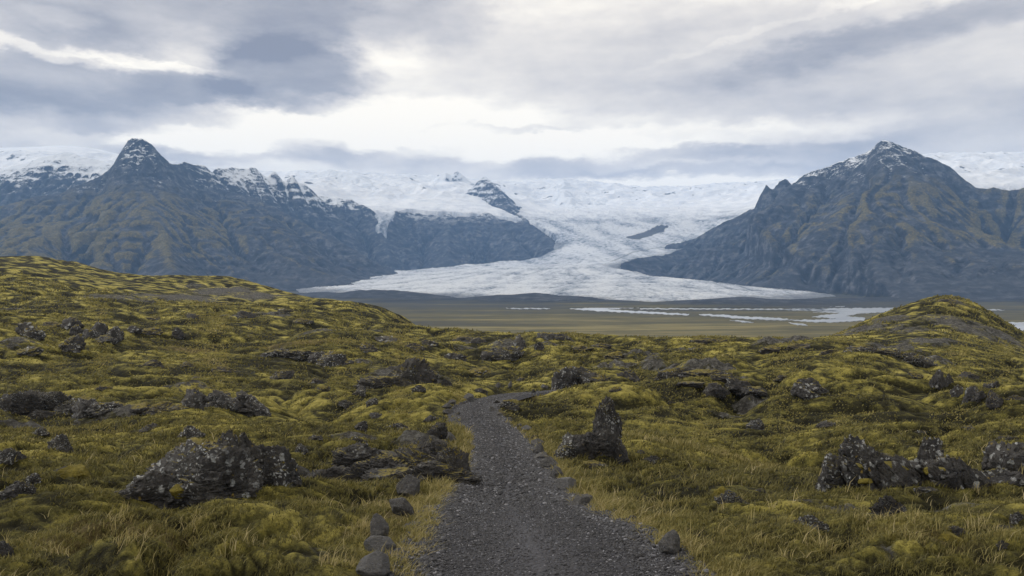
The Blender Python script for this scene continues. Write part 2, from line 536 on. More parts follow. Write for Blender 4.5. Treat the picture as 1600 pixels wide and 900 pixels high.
def mat_ice():
    m, t, b = new_mat('glacier_ice')
    geo = t.node('ShaderNodeNewGeometry')
    pos = geo.outputs['Position']
    px_, py_, pz_ = t.sep(pos)
    crev = t.attr('crev'); dirt = t.attr('dirt')
    n1 = t.noise(t.vm('MULTIPLY', pos, (1, 0.6, 1)), 0.006, 8, 0.68)
    n2 = t.noise(pos, 0.03, 6, 0.7)
    f = t.m('ADD', t.m('ADD', t.m('MULTIPLY', n2, 0.75), t.m('MULTIPLY', crev, 0.75)), t.m('SUBTRACT', t.m('MULTIPLY', n1, 0.7), 0.66))
    ice = t.ramp(f, [(0.30, (0.05, 0.065, 0.09)), (0.48, (0.20, 0.23, 0.29)), (0.64, (0.44, 0.48, 0.55)), (0.85, (0.70, 0.73, 0.78))])
    snow = t.ramp(n1, [(0.3, (0.60, 0.64, 0.72)), (0.6, (0.80, 0.82, 0.86))])
    hi = t.rng(t.m('ADD', pz_, t.m('MULTIPLY', n1, 300.0)), 900.0, 1300.0)
    col = t.mix(hi, ice, snow)
    dm = t.rng(t.m('ADD', dirt, t.m('MULTIPLY', t.m('SUBTRACT', n2, 0.5), 0.9)), 0.45, 0.75)
    col = t.mix(t.m('MULTIPLY', dm, 0.7), col, (0.10, 0.11, 0.13))
    rk = t.attr('outcrop')
    rm = t.rng(t.m('ADD', rk, t.m('MULTIPLY', t.m('SUBTRACT', n1, 0.5), 0.8)), 0.5, 0.6)
    col = t.mix(rm, col, (0.06, 0.062, 0.068))
    t.put(b.inputs['Base Color'], col)
    b.inputs['Roughness'].default_value = 0.65
    h = t.m('ADD', t.m('MULTIPLY', n2, 45.0), t.m('MULTIPLY', n1, 20.0))
    h = t.m('MULTIPLY', h, t.rng(hi, 0.0, 1.0, 1.0, 0.4))
    t.put(b.inputs['Normal'], t.bump(h, 0.85, 1.0))
    return m


def mat_water():
    m, t, b = new_mat('river_water')
    pos = t.node('ShaderNodeNewGeometry').outputs['Position']
    t.put(b.inputs['Base Color'], t.ramp(t.noise(pos, 0.01, 3, 0.5), [(0.3, (0.22, 0.25, 0.30)), (0.7, (0.40, 0.43, 0.48))]))
    b.inputs['Roughness'].default_value = 0.28
    b.inputs['Specular IOR Level'].default_value = 0.6
    t.put(b.inputs['Normal'], t.bump(t.noise(pos, 0.4, 3, 0.5), 0.15, 0.3))
    return m


M_MOOR = mat_moor(); M_PATH = mat_path(); M_MT = mat_mountain(); M_ICE = mat_ice(); M_WATER = mat_water()
M_ROCK_L = mat_rock('lichened_basalt', 1.15, 1.1, 0.34, 0.75)
M_ROCK_M = mat_rock('mossy_basalt', 1.4, 0.45, 0.75, 0.8)
M_ROCK_D = mat_rock('dark_ledge_basalt', 1.0, 0.15, 0.42, 0.9)
M_ROCK_F = mat_rock('weathered_outcrop_rock', 1.25, 0.8, 0.62, 0.42)
M_STONE = mat_rock('grey_edging_stone', 1.9, 0.30, 0.15, 2.5, grey=0.25)
M_STONE_P = mat_rock('pale_edging_stone', 2.4, 0.45, 0.0, 2.5, grey=0.75)
M_BLADE = mat_blade()

# ------------------------------------------------------------------ far terrain: mountains and valley
# ridge lines: (photo column, photo row, depth m); value after is flank gradient
def P3(px, py, d):
    return ((px - 800) / F * d, d, CAMZ + (HZ - py) / F * d)


RIDGES = [  # (mountain id, points, gradient, sharpness)
    (0, [(-260, 330, 8200), (-120, 350, 7200), (0, 346, 7000), (60, 322, 7100), (110, 292, 7300), (150, 266, 7450), (172, 258, 7500), (190, 252, 7500), (205, 250, 7500), (222, 250, 7500), (240, 252, 7550), (256, 254, 7700)], 0.50, 1.25),
    (0, [(256, 250, 7700), (290, 253, 8200), (320, 260, 8500), (331, 270, 8600), (338, 263, 8650), (365, 262, 8900), (398, 263, 9000), (410, 274, 9060), (418, 276, 9100), (428, 267, 9200), (440, 280, 9260), (446, 282, 9300), (456, 273, 9300), (466, 287, 9350), (475, 286, 9400), (492, 302, 9500)], 0.75, 1.35),
    (0, [(172, 250, 7480), (180, 238, 7490), (187, 227, 7500), (196, 219, 7500), (206, 213, 7500), (217, 214, 7500), (231, 221, 7510), (244, 231, 7530), (254, 243, 7560)], 1.1, 1.0),
    (0, [(212, 252, 7500), (225, 300, 6900), (250, 350, 6300), (262, 400, 5500), (275, 436, 4900)], 0.50, 1.1),
    (0, [(230, 300, 7000), (320, 330, 6900), (400, 372, 6500), (470, 412, 6100), (520, 432, 5900)], 0.42, 1.05),
    (0, [(330, 290, 8300), (400, 310, 8000), (480, 352, 7600), (560, 395, 7200), (590, 412, 7200)], 0.48, 1.05),
    (0, [(120, 300, 7200), (90, 350, 6500), (60, 400, 5600), (40, 430, 4900)], 0.48, 1.1),
    (1, [(-300, 285, 9500), (-120, 268, 9500), (0, 263, 9500), (40, 256, 9500), (60, 247, 9500), (105, 240, 9500), (135, 247, 9400), (160, 252, 9300), (200, 272, 9000)], 0.55, 1.3),
    (1, [(40, 256, 9500), (20, 310, 8600), (-40, 360, 7800)], 0.5, 1.1),
    (2, [(492, 306, 9700), (545, 311, 9800), (575, 325, 9700), (590, 348, 9400), (600, 380, 8900), (610, 400, 8600)], 0.55, 1.2),
    (2, [(604, 372, 9100), (608, 345, 9500), (620, 330, 9900), (645, 333, 10000), (700, 340, 10000), (742, 338, 10000), (790, 345, 9900), (830, 352, 9700), (850, 366, 9300), (866, 380, 9000)], 0.55, 1.2),
    (2, [(700, 335, 10200), (700, 372, 9200), (700, 400, 8700)], 0.5, 1.1),
    (2, [(760, 330, 10300), (790, 360, 9500), (810, 385, 9000)], 0.55, 1.1),
    (3, [(672, 285, 12600), (690, 272, 12500), (697, 269, 12500), (705, 275, 12500), (714, 267, 12500), (722, 273, 12450), (732, 282, 12400)], 0.75, 1.2),
    (3, [(744, 288, 11700), (756, 275, 11600), (768, 284, 11400), (780, 296, 11200), (792, 312, 10900), (804, 330, 10500), (822, 342, 10100)], 0.75, 1.2),
    (3, [(495, 273, 12200), (515, 264, 12300), (535, 269, 12200), (560, 273, 12000), (590, 281, 12200)], 0.45, 1.2),
    (3, [(855, 290, 14000), (872, 282, 14000), (880, 280, 14000), (890, 284, 14000), (905, 289, 14000)], 0.35, 1.1),
    (3, [(950, 291, 14200), (963, 287, 14200), (975, 298, 14200)], 0.45, 1.2),
    (4, [(966, 413, 7050), (990, 405, 7250), (1040, 398, 7700), (1095, 380, 8000), (1130, 357, 7900), (1180, 333, 7700), (1205, 316, 7600), (1232, 300, 7500), (1262, 270, 7300), (1290, 258, 7200), (1335, 246, 7100), (1360, 235, 7050), (1378, 219, 7000), (1390, 222, 7000), (1405, 228, 7000), (1430, 236, 7050), (1440, 243, 7020), (1455, 250, 7000), (1474, 264, 6950), (1482, 277, 6950), (1497, 288, 6900), (1520, 316, 6900), (1550, 352, 6900)], 0.50, 1.25),
    (4, [(1176, 330, 7700), (1188, 304, 7700), (1197, 286, 7700), (1206, 297, 7700), (1217, 283, 7700), (1227, 279, 7700), (1238, 290, 7700), (1250, 296, 7600)], 1.1, 1.05),
    (4, [(1385, 222, 7000), (1340, 300, 6500), (1300, 360, 5900), (1250, 410, 5500), (1200, 440, 5300)], 0.46, 1.05),
    (4, [(1400, 260, 6800), (1430, 320, 6200), (1440, 380, 5500), (1430, 430, 4900)], 0.50, 1.1),
    (4, [(1480, 290, 6900), (1505, 350, 6200), (1500, 400, 5500), (1520, 440, 4900)], 0.50, 1.1),
    (5, [(1556, 338, 7100), (1570, 326, 7200), (1585, 312, 7200), (1600, 292, 7200), (1680, 268, 7200), (1900, 280, 7500)], 0.62, 1.25),
    (5, [(1600, 280, 7150), (1610, 350, 6300), (1600, 400, 5600), (1600, 445, 4800)], 0.5, 1.1),
]
MORAINES = [
    [(500, 459, 4700), (545, 458, 4600), (600, 454, 4500), (640, 459, 4400)],
    [(640, 464, 4200), (720, 466, 4100), (790, 461, 4050), (840, 460, 4000), (880, 462, 3900), (925, 468, 3700), (950, 476, 3400)],
    [(985, 479, 3150), (1015, 475, 3200), (1060, 476, 3200), (1120, 471, 3300), (1160, 473, 3300), (1220, 469, 3500), (1290, 468, 3700), (1380, 466, 3900), (1500, 467, 3900), (1640, 470, 3700)],
    [(1120, 468, 3650), (1160, 465, 3700), (1200, 468, 3750)],
]
CS = 20.0
gx = np.arange(-13000, 13001, CS); gy = np.arange(3000, 16801, CS)
GX, GY = np.meshgrid(gx, gy)
wx = GX + 260 * fbm(GX / 1400, GY / 1400, 4, 11) + 60 * fbm(GX / 300, GY / 300, 3, 12)
wy = GY + 260 * fbm(GX / 1400, GY / 1400, 4, 21) + 60 * fbm(GX / 300, GY / 300, 3, 22)


def seg_field(X, Y, pts):
    """distance to polyline and height at nearest point"""
    best = np.full(X.shape, 1e12); hz = np.zeros(X.shape)
    for (a, b) in zip(pts[:-1], pts[1:]):
        ax, ay, az_ = a; bx, by, bz_ = b
        vx, vy = bx - ax, by - ay
        t = np.clip(((X - ax) * vx + (Y - ay) * vy) / max(vx * vx + vy * vy, 1e-6), 0, 1)
        d = (X - ax - t * vx) ** 2 + (Y - ay - t * vy) ** 2
        k = d < best
        best = np.where(k, d, best); hz = np.where(k, az_ + (bz_ - az_) * t, hz)
    return np.sqrt(best), hz


H = np.zeros(GX.shape); SY = np.zeros(GX.shape); MID = np.full(GX.shape, -1)
acc = np.zeros(GX.shape)
KS = 1 / 28.0
def near_floor(x):
    return x
BASE = 30 * sstep(GY, 3800, 6000) + 40 * sstep(GY, 5500, 8500)
H = BASE.copy()
for mid, pts, grad, sharp in RIDGES:
    P = [P3(*q) for q in pts]
    d0, hz0 = seg_field(GX, GY, P)
    d1, hz1 = seg_field(wx, wy, P)
    k = sstep(d0, 60, 700)
    d = d0 * (1 - k) + d1 * k
    hz = hz0 * (1 - k) + hz1 * k
    L = np.maximum(hz, 30) / grad
    t = np.clip(1 - d / L / 1.18, 0, 1)
    h = hz * t ** sharp
    up = h > H
    MID = np.where(up & (h > BASE + 12), mid, MID)
    # soft maximum
    q = np.clip(0.5 + 0.5 * (h - H) / 25.0, 0, 1)
    kk = sstep(d0, 40, 300) * sstep(np.minimum(h, H), 30, 120)
    H = np.where(h > H, h, H) * (1 - kk) + (H * (1 - q) + h * q + 25.0 * q * (1 - q)) * kk
for pts in MORAINES:
    d, hz = seg_field(GX, GY, [P3(*q) for q in pts])
    h = 1.35 * np.maximum(hz, 4) * np.clip(1 - d / 330.0, 0, 1) ** 0.8 * (0.85 + 0.35 * fbm(GX / 160, GY / 160, 4, 5))
    H = np.maximum(H, BASE * 0.4 + h)
relief = sstep(H - BASE, 20, 260)
crest = np.full(GX.shape, 1e9)
for mid, pts, grad, sharp in [q for q in RIDGES if q[2] < 1.0]:
    d0, _ = seg_field(GX, GY, [P3(*q) for q in pts])
    crest = np.minimum(crest, d0)
ck = 0.18 + 0.82 * sstep(crest, 60, 420)
H = H + ck * relief * ((110 * ridged(wx / 900, wy / 900, 5, 31, 0.5) - 40) * 0.45 * sstep(H, 60, 500) + sstep(H, 60, 400) * 30 * ridged(wx / 330, wy / 420, 4, 35, 0.55))
# ravines cut into the flanks
for pts, depth_, wid_ in [([(1562, 0, 8300), (1548, 0, 7000), (1550, 0, 6200), (1572, 0, 4900)], 140, 280), ([(1500, 0, 7100), (1496, 0, 6500), (1478, 0, 5600)], 60, 240),
                          ([(1600, 0, 7600), (1640, 0, 7000)], 90, 400), ([(150, 0, 7500), (110, 0, 6300), (96, 0, 5200)], 90, 240), ([(300, 0, 7900), (330, 0, 7000), (372, 0, 6000)], 110, 240), ([(1290, 0, 6900), (1215, 0, 6000)], 90, 220)]:
    d0, _ = seg_field(wx, wy, [P3(*q) for q in pts])
    H = H - depth_ * np.exp(-(d0 / wid_) ** 2) * relief * sstep(H, 80, 500)
# basalt benches
def terrace(z, period, k):
    a = z / period
    fr = a - np.floor(a)
    s = sstep(fr, 0.55, 1.0)
    return z * (1 - k) + (np.floor(a) + s) * period * k
warp_z = 70 * fbm(GX / 1500, GY / 1500, 3, 77)
ter_k = sstep(crest, 20, 160) * relief * 0.50 * sstep(fbm(GX / 700, GY / 700, 3, 78), -0.35, 0.3)
H = terrace(H + warp_z, 95.0, ter_k) - warp_z


def erode(H, n, steps, rng, keep):
    ny, nx = H.shape
    h = (H / CS).astype(np.float64).ravel()
    kp = keep.ravel()
    inert, capf, ero, dep, evap, grav = 0.08, 3.6, 0.30, 0.25, 0.02, 3.0
    x = rng.random(n) * (nx - 3) + 1; y = rng.random(n) * (ny - 3) + 1
    dxx = np.zeros(n); dyy = np.zeros(n); sp = np.ones(n); wa = np.ones(n); se = np.zeros(n)
    alive = np.ones(n, bool)
    for s in range(steps):
        ix = x.astype(int); iy = y.astype(int)
        fx = x - ix; fy = y - iy
        i00 = iy * nx + ix
        a, b_, c, d = h[i00], h[i00 + 1], h[i00 + nx], h[i00 + nx + 1]
        g_x = (b_ - a) * (1 - fy) + (d - c) * fy
        g_y = (c - a) * (1 - fx) + (d - b_) * fx
        hh = a * (1 - fx) * (1 - fy) + b_ * fx * (1 - fy) + c * (1 - fx) * fy + d * fx * fy
        dxx = dxx * inert - g_x * (1 - inert); dyy = dyy * inert - g_y * (1 - inert)
        ln = np.maximum(np.hypot(dxx, dyy), 1e-9)
        dxx /= ln; dyy /= ln
        x2 = x + dxx; y2 = y + dyy
        ok = (x2 > 1) & (x2 < nx - 3) & (y2 > 1) & (y2 < ny - 3)
        x2 = np.where(ok, x2, x); y2 = np.where(ok, y2, y)
        alive &= ok
        jx = x2.astype(int); jy = y2.astype(int)
        gx_, gy_ = x2 - jx, y2 - jy
        j = jy * nx + jx
        h2 = h[j] * (1 - gx_) * (1 - gy_) + h[j + 1] * gx_ * (1 - gy_) + h[j + nx] * (1 - gx_) * gy_ + h[j + nx + 1] * gx_ * gy_
        dh = h2 - hh
        cap = np.maximum(-dh, 0.01) * sp * wa * capf
        over = se > cap
        depo = np.where(dh > 0, np.minimum(dh, se), np.where(over, (se - cap) * dep, 0))
        er = np.where((dh <= 0) & ~over, np.minimum((cap - se) * ero, -dh), 0)
        er = er * kp[i00]
        er = np.minimum(er, 0.05); depo = np.minimum(depo, 0.05)
        ch = np.where(alive, depo - er, 0)
        se = np.clip(se - ch, 0, 1.0)
        dl = np.zeros(nx * ny)
        for off, w in ((0, (1 - fx) * (1 - fy)), (1, fx * (1 - fy)), (nx, (1 - fx) * fy), (nx + 1, fx * fy)):
            dl += np.bincount(i00 + off, weights=ch * w, minlength=nx * ny)
        h += np.clip(dl, -0.06, 0.04)
        sp = np.clip(np.sqrt(np.maximum(sp * sp - dh * grav, 0.02)), 0, 3); wa *= (1 - evap)
        x, y = x2, y2
    return h.reshape(H.shape) * CS


rng = np.random.default_rng(7)
crest = np.full(GX.shape, 1e9)
for mid, pts, grad, sharp in [q for q in RIDGES if q[2] < 1.0]:
    d0, _ = seg_field(GX, GY, [P3(*q) for q in pts])
    crest = np.minimum(crest, d0)
keep = relief * (0.06 + 0.94 * sstep(crest, 40, 260))
H0 = H.copy()
for rep in range(7):
    H = np.clip(erode(H, 90000, 70, rng, keep), H0 - 110, H0 + 25)
H = H0 + (H - H0) * np.clip(relief * 6, 0, 1)
Hp = np.pad(H, 1, mode='edge')
H = 0.75 * H + 0.25 * (Hp[2:, 1:-1] + Hp[:-2, 1:-1] + Hp[1:-1, 2:] + Hp[1:-1, :-2]) / 4
# curvature for material
def blur(a, n):
    for _ in range(n):
        p = np.pad(a, 1, mode='edge')
        a = (a + p[2:, 1:-1] + p[:-2, 1:-1] + p[1:-1, 2:] + p[1:-1, :-2]) / 5
    return a
CUR = np.clip((H - blur(H, 10)) / 8.0, -1, 1)
WORN = np.clip((H - H0) / 12.0, -1, 1)


def sample(A, X, Y):
    fx = np.clip((X - gx[0]) / CS, 0, len(gx) - 2.001); fy = np.clip((Y - gy[0]) / CS, 0, len(gy) - 2.001)
    ix, iy = fx.astype(int), fy.astype(int)
    fx, fy = fx - ix, fy - iy
    return (A[iy, ix] * (1 - fx) * (1 - fy) + A[iy, ix + 1] * fx * (1 - fy) + A[iy + 1, ix] * (1 - fx) * fy + A[iy + 1, ix + 1] * fx * fy)


NU, NR = 1250, 900
u = np.linspace(-0.85, 0.85, NU)
yy = np.r_[np.exp(np.linspace(math.log(1000), math.log(3000), 80))[:-1], np.exp(np.linspace(math.log(3000), math.log(14700), 1400))]
U, YY = np.meshgrid(u, yy)
XX = U * YY
Zf = np.where(YY > 3000, sample(H, XX, YY), 0.0)
rel = np.where(YY > 3000, sample(relief, XX, YY), 0.0)
Zf += rel * (22 * ridged(XX / 170, YY / 170, 5, 91, 0.62) - 8 + 12 * fbm(XX / 260, YY / 260, 3, 93))
knob = np.exp(-(((XX + 3540) / 300) ** 2 + ((YY - 7450) / 330) ** 2) * 0.8)
Zf += knob * (34 * ridged(XX / 120, YY / 90 + Zf / 300, 4, 97, 0.65) - 14)
wz_ = 90 * fbm(XX / 900, YY / 900, 3, 95)
Zf = terrace(Zf + wz_, 41.0, sstep(np.where(YY > 3000, sample(crest, XX, YY), 0), 20, 160) * rel * 0.50 * sstep(fbm(XX / 330, YY / 330, 4, 96), -0.05, 0.35)) - wz_
Zf += (1 - rel) * 0.8 * fbm(XX / 90, YY / 90, 3, 92) * sstep(YY, 3000, 3600)
cur = np.where(YY > 3000, sample(CUR, XX, YY), 0.0)
mor = sstep(Zf - (30 * sstep(YY, 3800, 6000) + 40 * sstep(YY, 5500, 8500)), 5, 14)
low = (1 - sstep(rel, 0.02, 0.35)) * (1 - mor)
# grassy lower flanks of the two big massifs
ml = np.exp(-(((XX + 3600) / 1700) ** 2 + ((YY - 6200) / 1700) ** 2)) + 0.75 * np.exp(-(((XX - 3300) / 1700) ** 2 + ((YY - 5900) / 1100) ** 2))
PXC = XX / YY * F + 800
snowy = 0.6 * np.exp(-np.where(YY > 3000, sample(crest, XX, YY), 9e9) / 130) * sstep(PXC, 1225, 1260) * (1 - sstep(PXC, 1385, 1400)) * sstep(YY, 6900, 7100) -0.9 * np.exp(-(((XX / YY * F + 800 - 775) / 50) ** 2)) * sstep(YY, 10300, 10600) * sstep(YY, 13000, 12700) -0.6 * np.exp(-(((XX / YY * F + 800 - 705) / 25) ** 2)) * sstep(YY, 11900, 12200) -0.45 * sstep(-XX, 2300, 3000) * (1 - sstep(YY, 8000, 8600)) + 0.42 * np.exp(-(((XX + 3560) / 260) ** 2 + ((YY - 7450) / 400) ** 2)) + 0.55 * sstep(YY, 8400, 9600) * (1 - 0.6 * sstep(XX, -2400, -1700) * (1 - sstep(YY, 10000, 10600))) - 0.35 * sstep(XX, 2000, 2600) * (1 - sstep(YY, 8200, 8600)) - 0.75 * sstep(-XX, 4300, 5200) * 0.6
midf = np.where(YY > 3000, MID[np.clip(((YY - gy[0]) / CS).astype(int), 0, len(gy) - 1), np.clip(((XX - gx[0]) / CS).astype(int), 0, len(gx) - 1)], -1)
vid = midf[:-1, :-1].ravel()
labels = {
    -1: ('valley_floor', 'flat brown and grey valley floor of sand and dry grass before the glacier', 'valley'),
    0: ('mountain', 'grassy pyramid-topped mountain with a snow dusted rock summit, left of the glacier', 'mountain'),
    1: ('mountain', 'dark mountain ridge under a white snowfield at the far left edge', 'mountain'),
    2: ('mountain', 'dark blue flat-topped mountain behind the ice lobe, its top edge under snow', 'mountain'),
    3: ('mountain', 'small rock peaks sticking out of the snowfield above the glacier', 'mountain'),
    4: ('mountain', 'large dark mountain with a pointed snowy summit right of the glacier', 'mountain'),
    5: ('mountain', 'dark mountain flank beyond the ravine at the far right edge', 'mountain'),
}
for k_, (nm, lb, ct) in labels.items():
    keepf = vid == k_
    if keepf.any():
        o = grid_mesh(nm, XX, YY, Zf, M_MT, {'cur': cur, 'plain': low, 'mossy': ml, 'snowy': snowy}, keep=keepf)
        tag(o, lb, ct, kind='structure')
# wide base sheet to the horizon
V = np.array([(-25000, -4500, -4), (25000, -4500, -4), (25000, 25000, -4), (-25000, 25000, -4)], float)
o = mesh_np('plain', V, [0, 1, 2, 3], [0], M_MT, {'cur': [0] * 4, 'plain': [1] * 4, 'mossy': [0] * 4, 'snowy': [0] * 4})
tag(o, 'flat lowland stretching to the horizon around the mountains', 'plain', kind='structure')

# ------------------------------------------------------------------ glacier and ice cap
GP = [(470, 452, 5600), (520, 456, 5100), (620, 460, 4700), (720, 463, 4350), (850, 464, 4150), (950, 470, 3800), (1050, 469, 3850), (1180, 466, 4100), (1300, 459, 4700),
      (560, 428, 7200), (680, 413, 8100), (830, 400, 8500), (865, 386, 8800),
      (600, 444, 5700), (700, 438, 5900), (850, 437, 5700), (950, 440, 5400), (1050, 447, 4900), (1150, 452, 4800),
      (700, 424, 7000), (850, 416, 7100), (930, 412, 7500), (960, 404, 7900), (900, 392, 8500), (990, 408, 7300), (1000, 392, 8400), (1060, 386, 8500),
      (870, 352, 9900), (960, 352, 9900), (1050, 356, 9600), (1120, 350, 9300), (1180, 330, 9400), (900, 366, 9300), (1000, 370, 9100), (1090, 368, 9000),
      (830, 330, 11200), (900, 328, 11300), (1000, 327, 11400), (1100, 325, 11000), (1200, 312, 10300),
      (860, 323, 12300), (1000, 322, 12500), (1150, 315, 12000),
      (420, 285, 12500), (520, 280, 12200), (600, 284, 12400), (700, 290, 12200), (790, 305, 12500),
      (440, 270, 14000), (520, 268, 14000), (600, 277, 14000), (700, 282, 14300), (790, 291, 14500), (880, 285, 14500), (930, 290, 14500), (965, 293, 14500), (990, 303, 15000), (1060, 298, 15000), (1110, 294, 15000), (1190, 290, 14500), (1250, 284, 14000), (1320, 276, 14000),
      (560, 318, 10500), (650, 318, 10700), (600, 322, 10200), (740, 322, 10700), (700, 328, 10350), (650, 326, 10300), (520, 305, 10500),
      (0, 232, 12300), (60, 230, 12300), (120, 228, 12300), (170, 238, 12300), (250, 256, 12500), (340, 270, 13000), (0, 262, 10600), (100, 258, 10800), (-150, 234, 12300), (-150, 262, 10600), (250, 275, 11000), (400, 290, 10800),
      (1480, 243, 12000), (1540, 240, 12000), (1600, 243, 12000), (1750, 245, 12000), (1400, 255, 12500), (1480, 268, 10000), (1600, 268, 10000), (1540, 280, 9200), (1250, 288, 9800), (1300, 275, 9500),
      (800, 300, 18000), (200, 300, 18000), (1400, 300, 18000)]
g = np.array(GP, float)
gz = CAMZ + (HZ - g[:, 1]) / F * g[:, 2]
ICE = RBF(np.c_[(g[:, 0] - 800) / F * 3, np.log(g[:, 2]) * 3], gz, 0.002)
POLY = np.array([P3(a, 0, d)[:2] for a, d in [
    (462, 5650), (500, 5150), (560, 4850), (620, 4650), (680, 4400), (740, 4200), (800, 4120), (850, 4080), (900, 3900), (945, 3640), (1000, 3600), (1060, 3640), (1120, 3680), (1180, 3900), (1240, 4250), (1306, 4720),
    (1270, 4900), (1200, 5050), (1150, 5300), (1100, 5500), (1050, 5800), (1005, 6350), (976, 6800), (966, 7150), (985, 7450), (1040, 7900), (1090, 8300), (1105, 8600), (1150, 9000), (1230, 9000), (1330, 8700), (1500, 8400), (1640, 8300), (2000, 8300), (2000, 17500), (-500, 17500), (-500, 9900), (0, 10000), (220, 10000), (400, 10000), (500, 10050), (560, 10050), (585, 9700), (594, 9150), (602, 9150), (612, 9700), (640, 10200),
    (740, 10250), (800, 10200), (840, 9900), (858, 9500), (870, 9100), (862, 8800), (830, 8550), (760, 8400), (680, 8150), (620, 7700), (570, 7250), (545, 6700), (500, 6200)]])


def poly_sd(X, Y, P):
    sh = X.shape
    X, Y = X.ravel(), Y.ravel()
    d = np.full(X.shape, 1e18); inside = np.zeros(X.shape, bool)
    n = len(P)
    for i in range(n):
        ax, ay = P[i]; bx, by = P[(i + 1) % n]
        vx, vy = bx - ax, by - ay
        t = np.clip(((X - ax) * vx + (Y - ay) * vy) / (vx * vx + vy * vy), 0, 1)
        d = np.minimum(d, (X - ax - t * vx) ** 2 + (Y - ay - t * vy) ** 2)
        c = ((ay > Y) != (by > Y))
        xi = ax + (Y - ay) / (by - ay if by != ay else 1e-9) * vx
        inside ^= c & (X < xi)
    d = np.sqrt(d)
    return np.where(inside, d, -d).reshape(sh)


NU2, NR2 = 1250, 1250
u2 = np.linspace(-0.80, 0.80, NU2)
y2 = np.exp(np.linspace(math.log(3550), math.log(16600), NR2))
U2, Y2 = np.meshgrid(u2, y2)
X2 = U2 * Y2
sd_ = poly_sd(X2 + 70 * fbm(X2 / 260, Y2 / 260, 4, 41), Y2 + 70 * fbm(X2 / 260, Y2 / 260, 4, 42), POLY)
Gz = ICE(U2 * 3, np.log(Y2) * 3)
rockz = sample(H, X2, Y2)
lowf = 1 - sstep(Gz, 850, 1150)
lowf = np.maximum(lowf, sstep(np.abs(X2 - 1400), 1600, 900) * sstep(Y2, 12300, 11600))
# crevasses: broken seracs on the lobe and in the icefall
ca = ridged(X2 / 70, Y2 / 62, 3, 51, 0.6); cb = ridged(X2 / 30 + Y2 / 70, Y2 / 36, 2, 52); cc = fbm(X2 / 600, Y2 / 450, 3, 53)
crev = np.clip(0.5 + 0.5 * (0.5 * ca + 0.5 * cb), 0, 1)
ncx, ncy = 850.0, 8600.0
ang = np.arctan2(X2 - ncx, ncy - Y2); dn = np.hypot(X2 - ncx, Y2 - ncy)
ang = ang + 0.06 * fbm(X2 / 900, Y2 / 900, 3, 62)
onlobe = sstep(8300 - Y2, 0, 600)
streak = (fbm(ang * 16, dn / 2200, 4, 63, 0.6) * onlobe + fbm(X2 / 220 + Y2 / 700, Y2 / 900, 3, 64) * (1 - onlobe)) * 1.2
ogive = np.sin((dn + 260 * fbm(X2 / 1200, Y2 / 1200, 2, 65)) / 70.0)
amp = 38 * (0.7 + 0.6 * cc)
fall = sstep(Gz, 600, 800) * (1 - sstep(Gz, 1120, 1350))
amp = amp * (0.8 + 1.5 * fall)
Gd = (crev - 0.55) * amp * lowf
# surface flow bands
Gd += lowf * (4 * ogive * (0.6 + cc) + 6 * streak)
# swells on the snowfields
Gd += (1 - lowf) * (105 * ridged(X2 / 900, Y2 / 700, 4, 56) * sstep(Gz, 1000, 1300) * (1 - sstep(Gz, 1850, 2050)) + 10 * fbm(X2 / 300, Y2 / 300, 4, 57))
# keep the ice a little over the valley bed under it, sinking at its margin
edge = np.clip(sd_ / 260.0, 0, 1)
thick = np.sqrt(np.maximum(edge * (2 - edge), 0))
lowreg = (Y2 < 9000)
Zg = np.where(lowreg, np.minimum(rockz, Gz) * (1 - thick) + (Gz + Gd) * thick, Gz + Gd * thick)
Zg = np.where(sd_ < 0, np.minimum(rockz, Gz) - np.clip(-sd_ * 0.6, 0, 500) - 6, Zg)
dirt = (1 - sstep(sd_, 10, 420)) * (Y2 < 9000) * 0.80
dirt = np.maximum(dirt, 0.30 * sstep(streak, 0.15, 0.7) * lowf)
# medial moraine streak and dark rock in the icefall
oc = [P3(a, 0, d)[:2] for a, d in [(992, 9050), (1006, 9200), (1022, 9350), (1034, 9600)]]
do, _ = seg_field(X2, Y2, [(a, b_, 0) for a, b_ in oc])
outc = np.maximum(1.0 - do / 190.0, 0.30 + 0.49 * ridged(X2 / 420, Y2 / 420, 4, 61) * sstep(Gz, 1150, 1400) * (1 - sstep(Gz, 1900, 2050)) - 0.2)
outc = np.where(Gz < 1100, 1.0 - do / 190.0, outc)
st_ = [P3(a, 0, d)[:2] for a, d in [(955, 7600), (990, 8300), (1030, 8550), (1075, 8600)]]
ds, _ = seg_field(X2, Y2, [(a, b_, 0) for a, b_ in st_])
dirt = np.maximum(dirt, 0.75 * (1 - ds / 70.0))
ds2, _ = seg_field(X2, Y2, [(*P3(1130, 0, 3780)[:2], 0), (*P3(1190, 0, 3950)[:2], 0)])
dirt = np.maximum(dirt, 0.9 * (1 - ds2 / 160.0))
vis = (sd_ > -260) & (Zg > rockz - 160)
kf = (vis[:-1, :-1] | vis[1:, 1:] | vis[:-1, 1:] | vis[1:, :-1]).ravel()
o = grid_mesh('glacier', X2, Y2, Zg, M_ICE, {'crev': 1.35 * crev - 0.17 + 0.45 * streak + 0.07 * ogive * onlobe, 'dirt': dirt, 'outcrop': outc}, keep=kf)
tag(o, 'pale crevassed glacier tongue spreading from the snowy ice cap onto the valley floor', 'glacier', kind='structure')

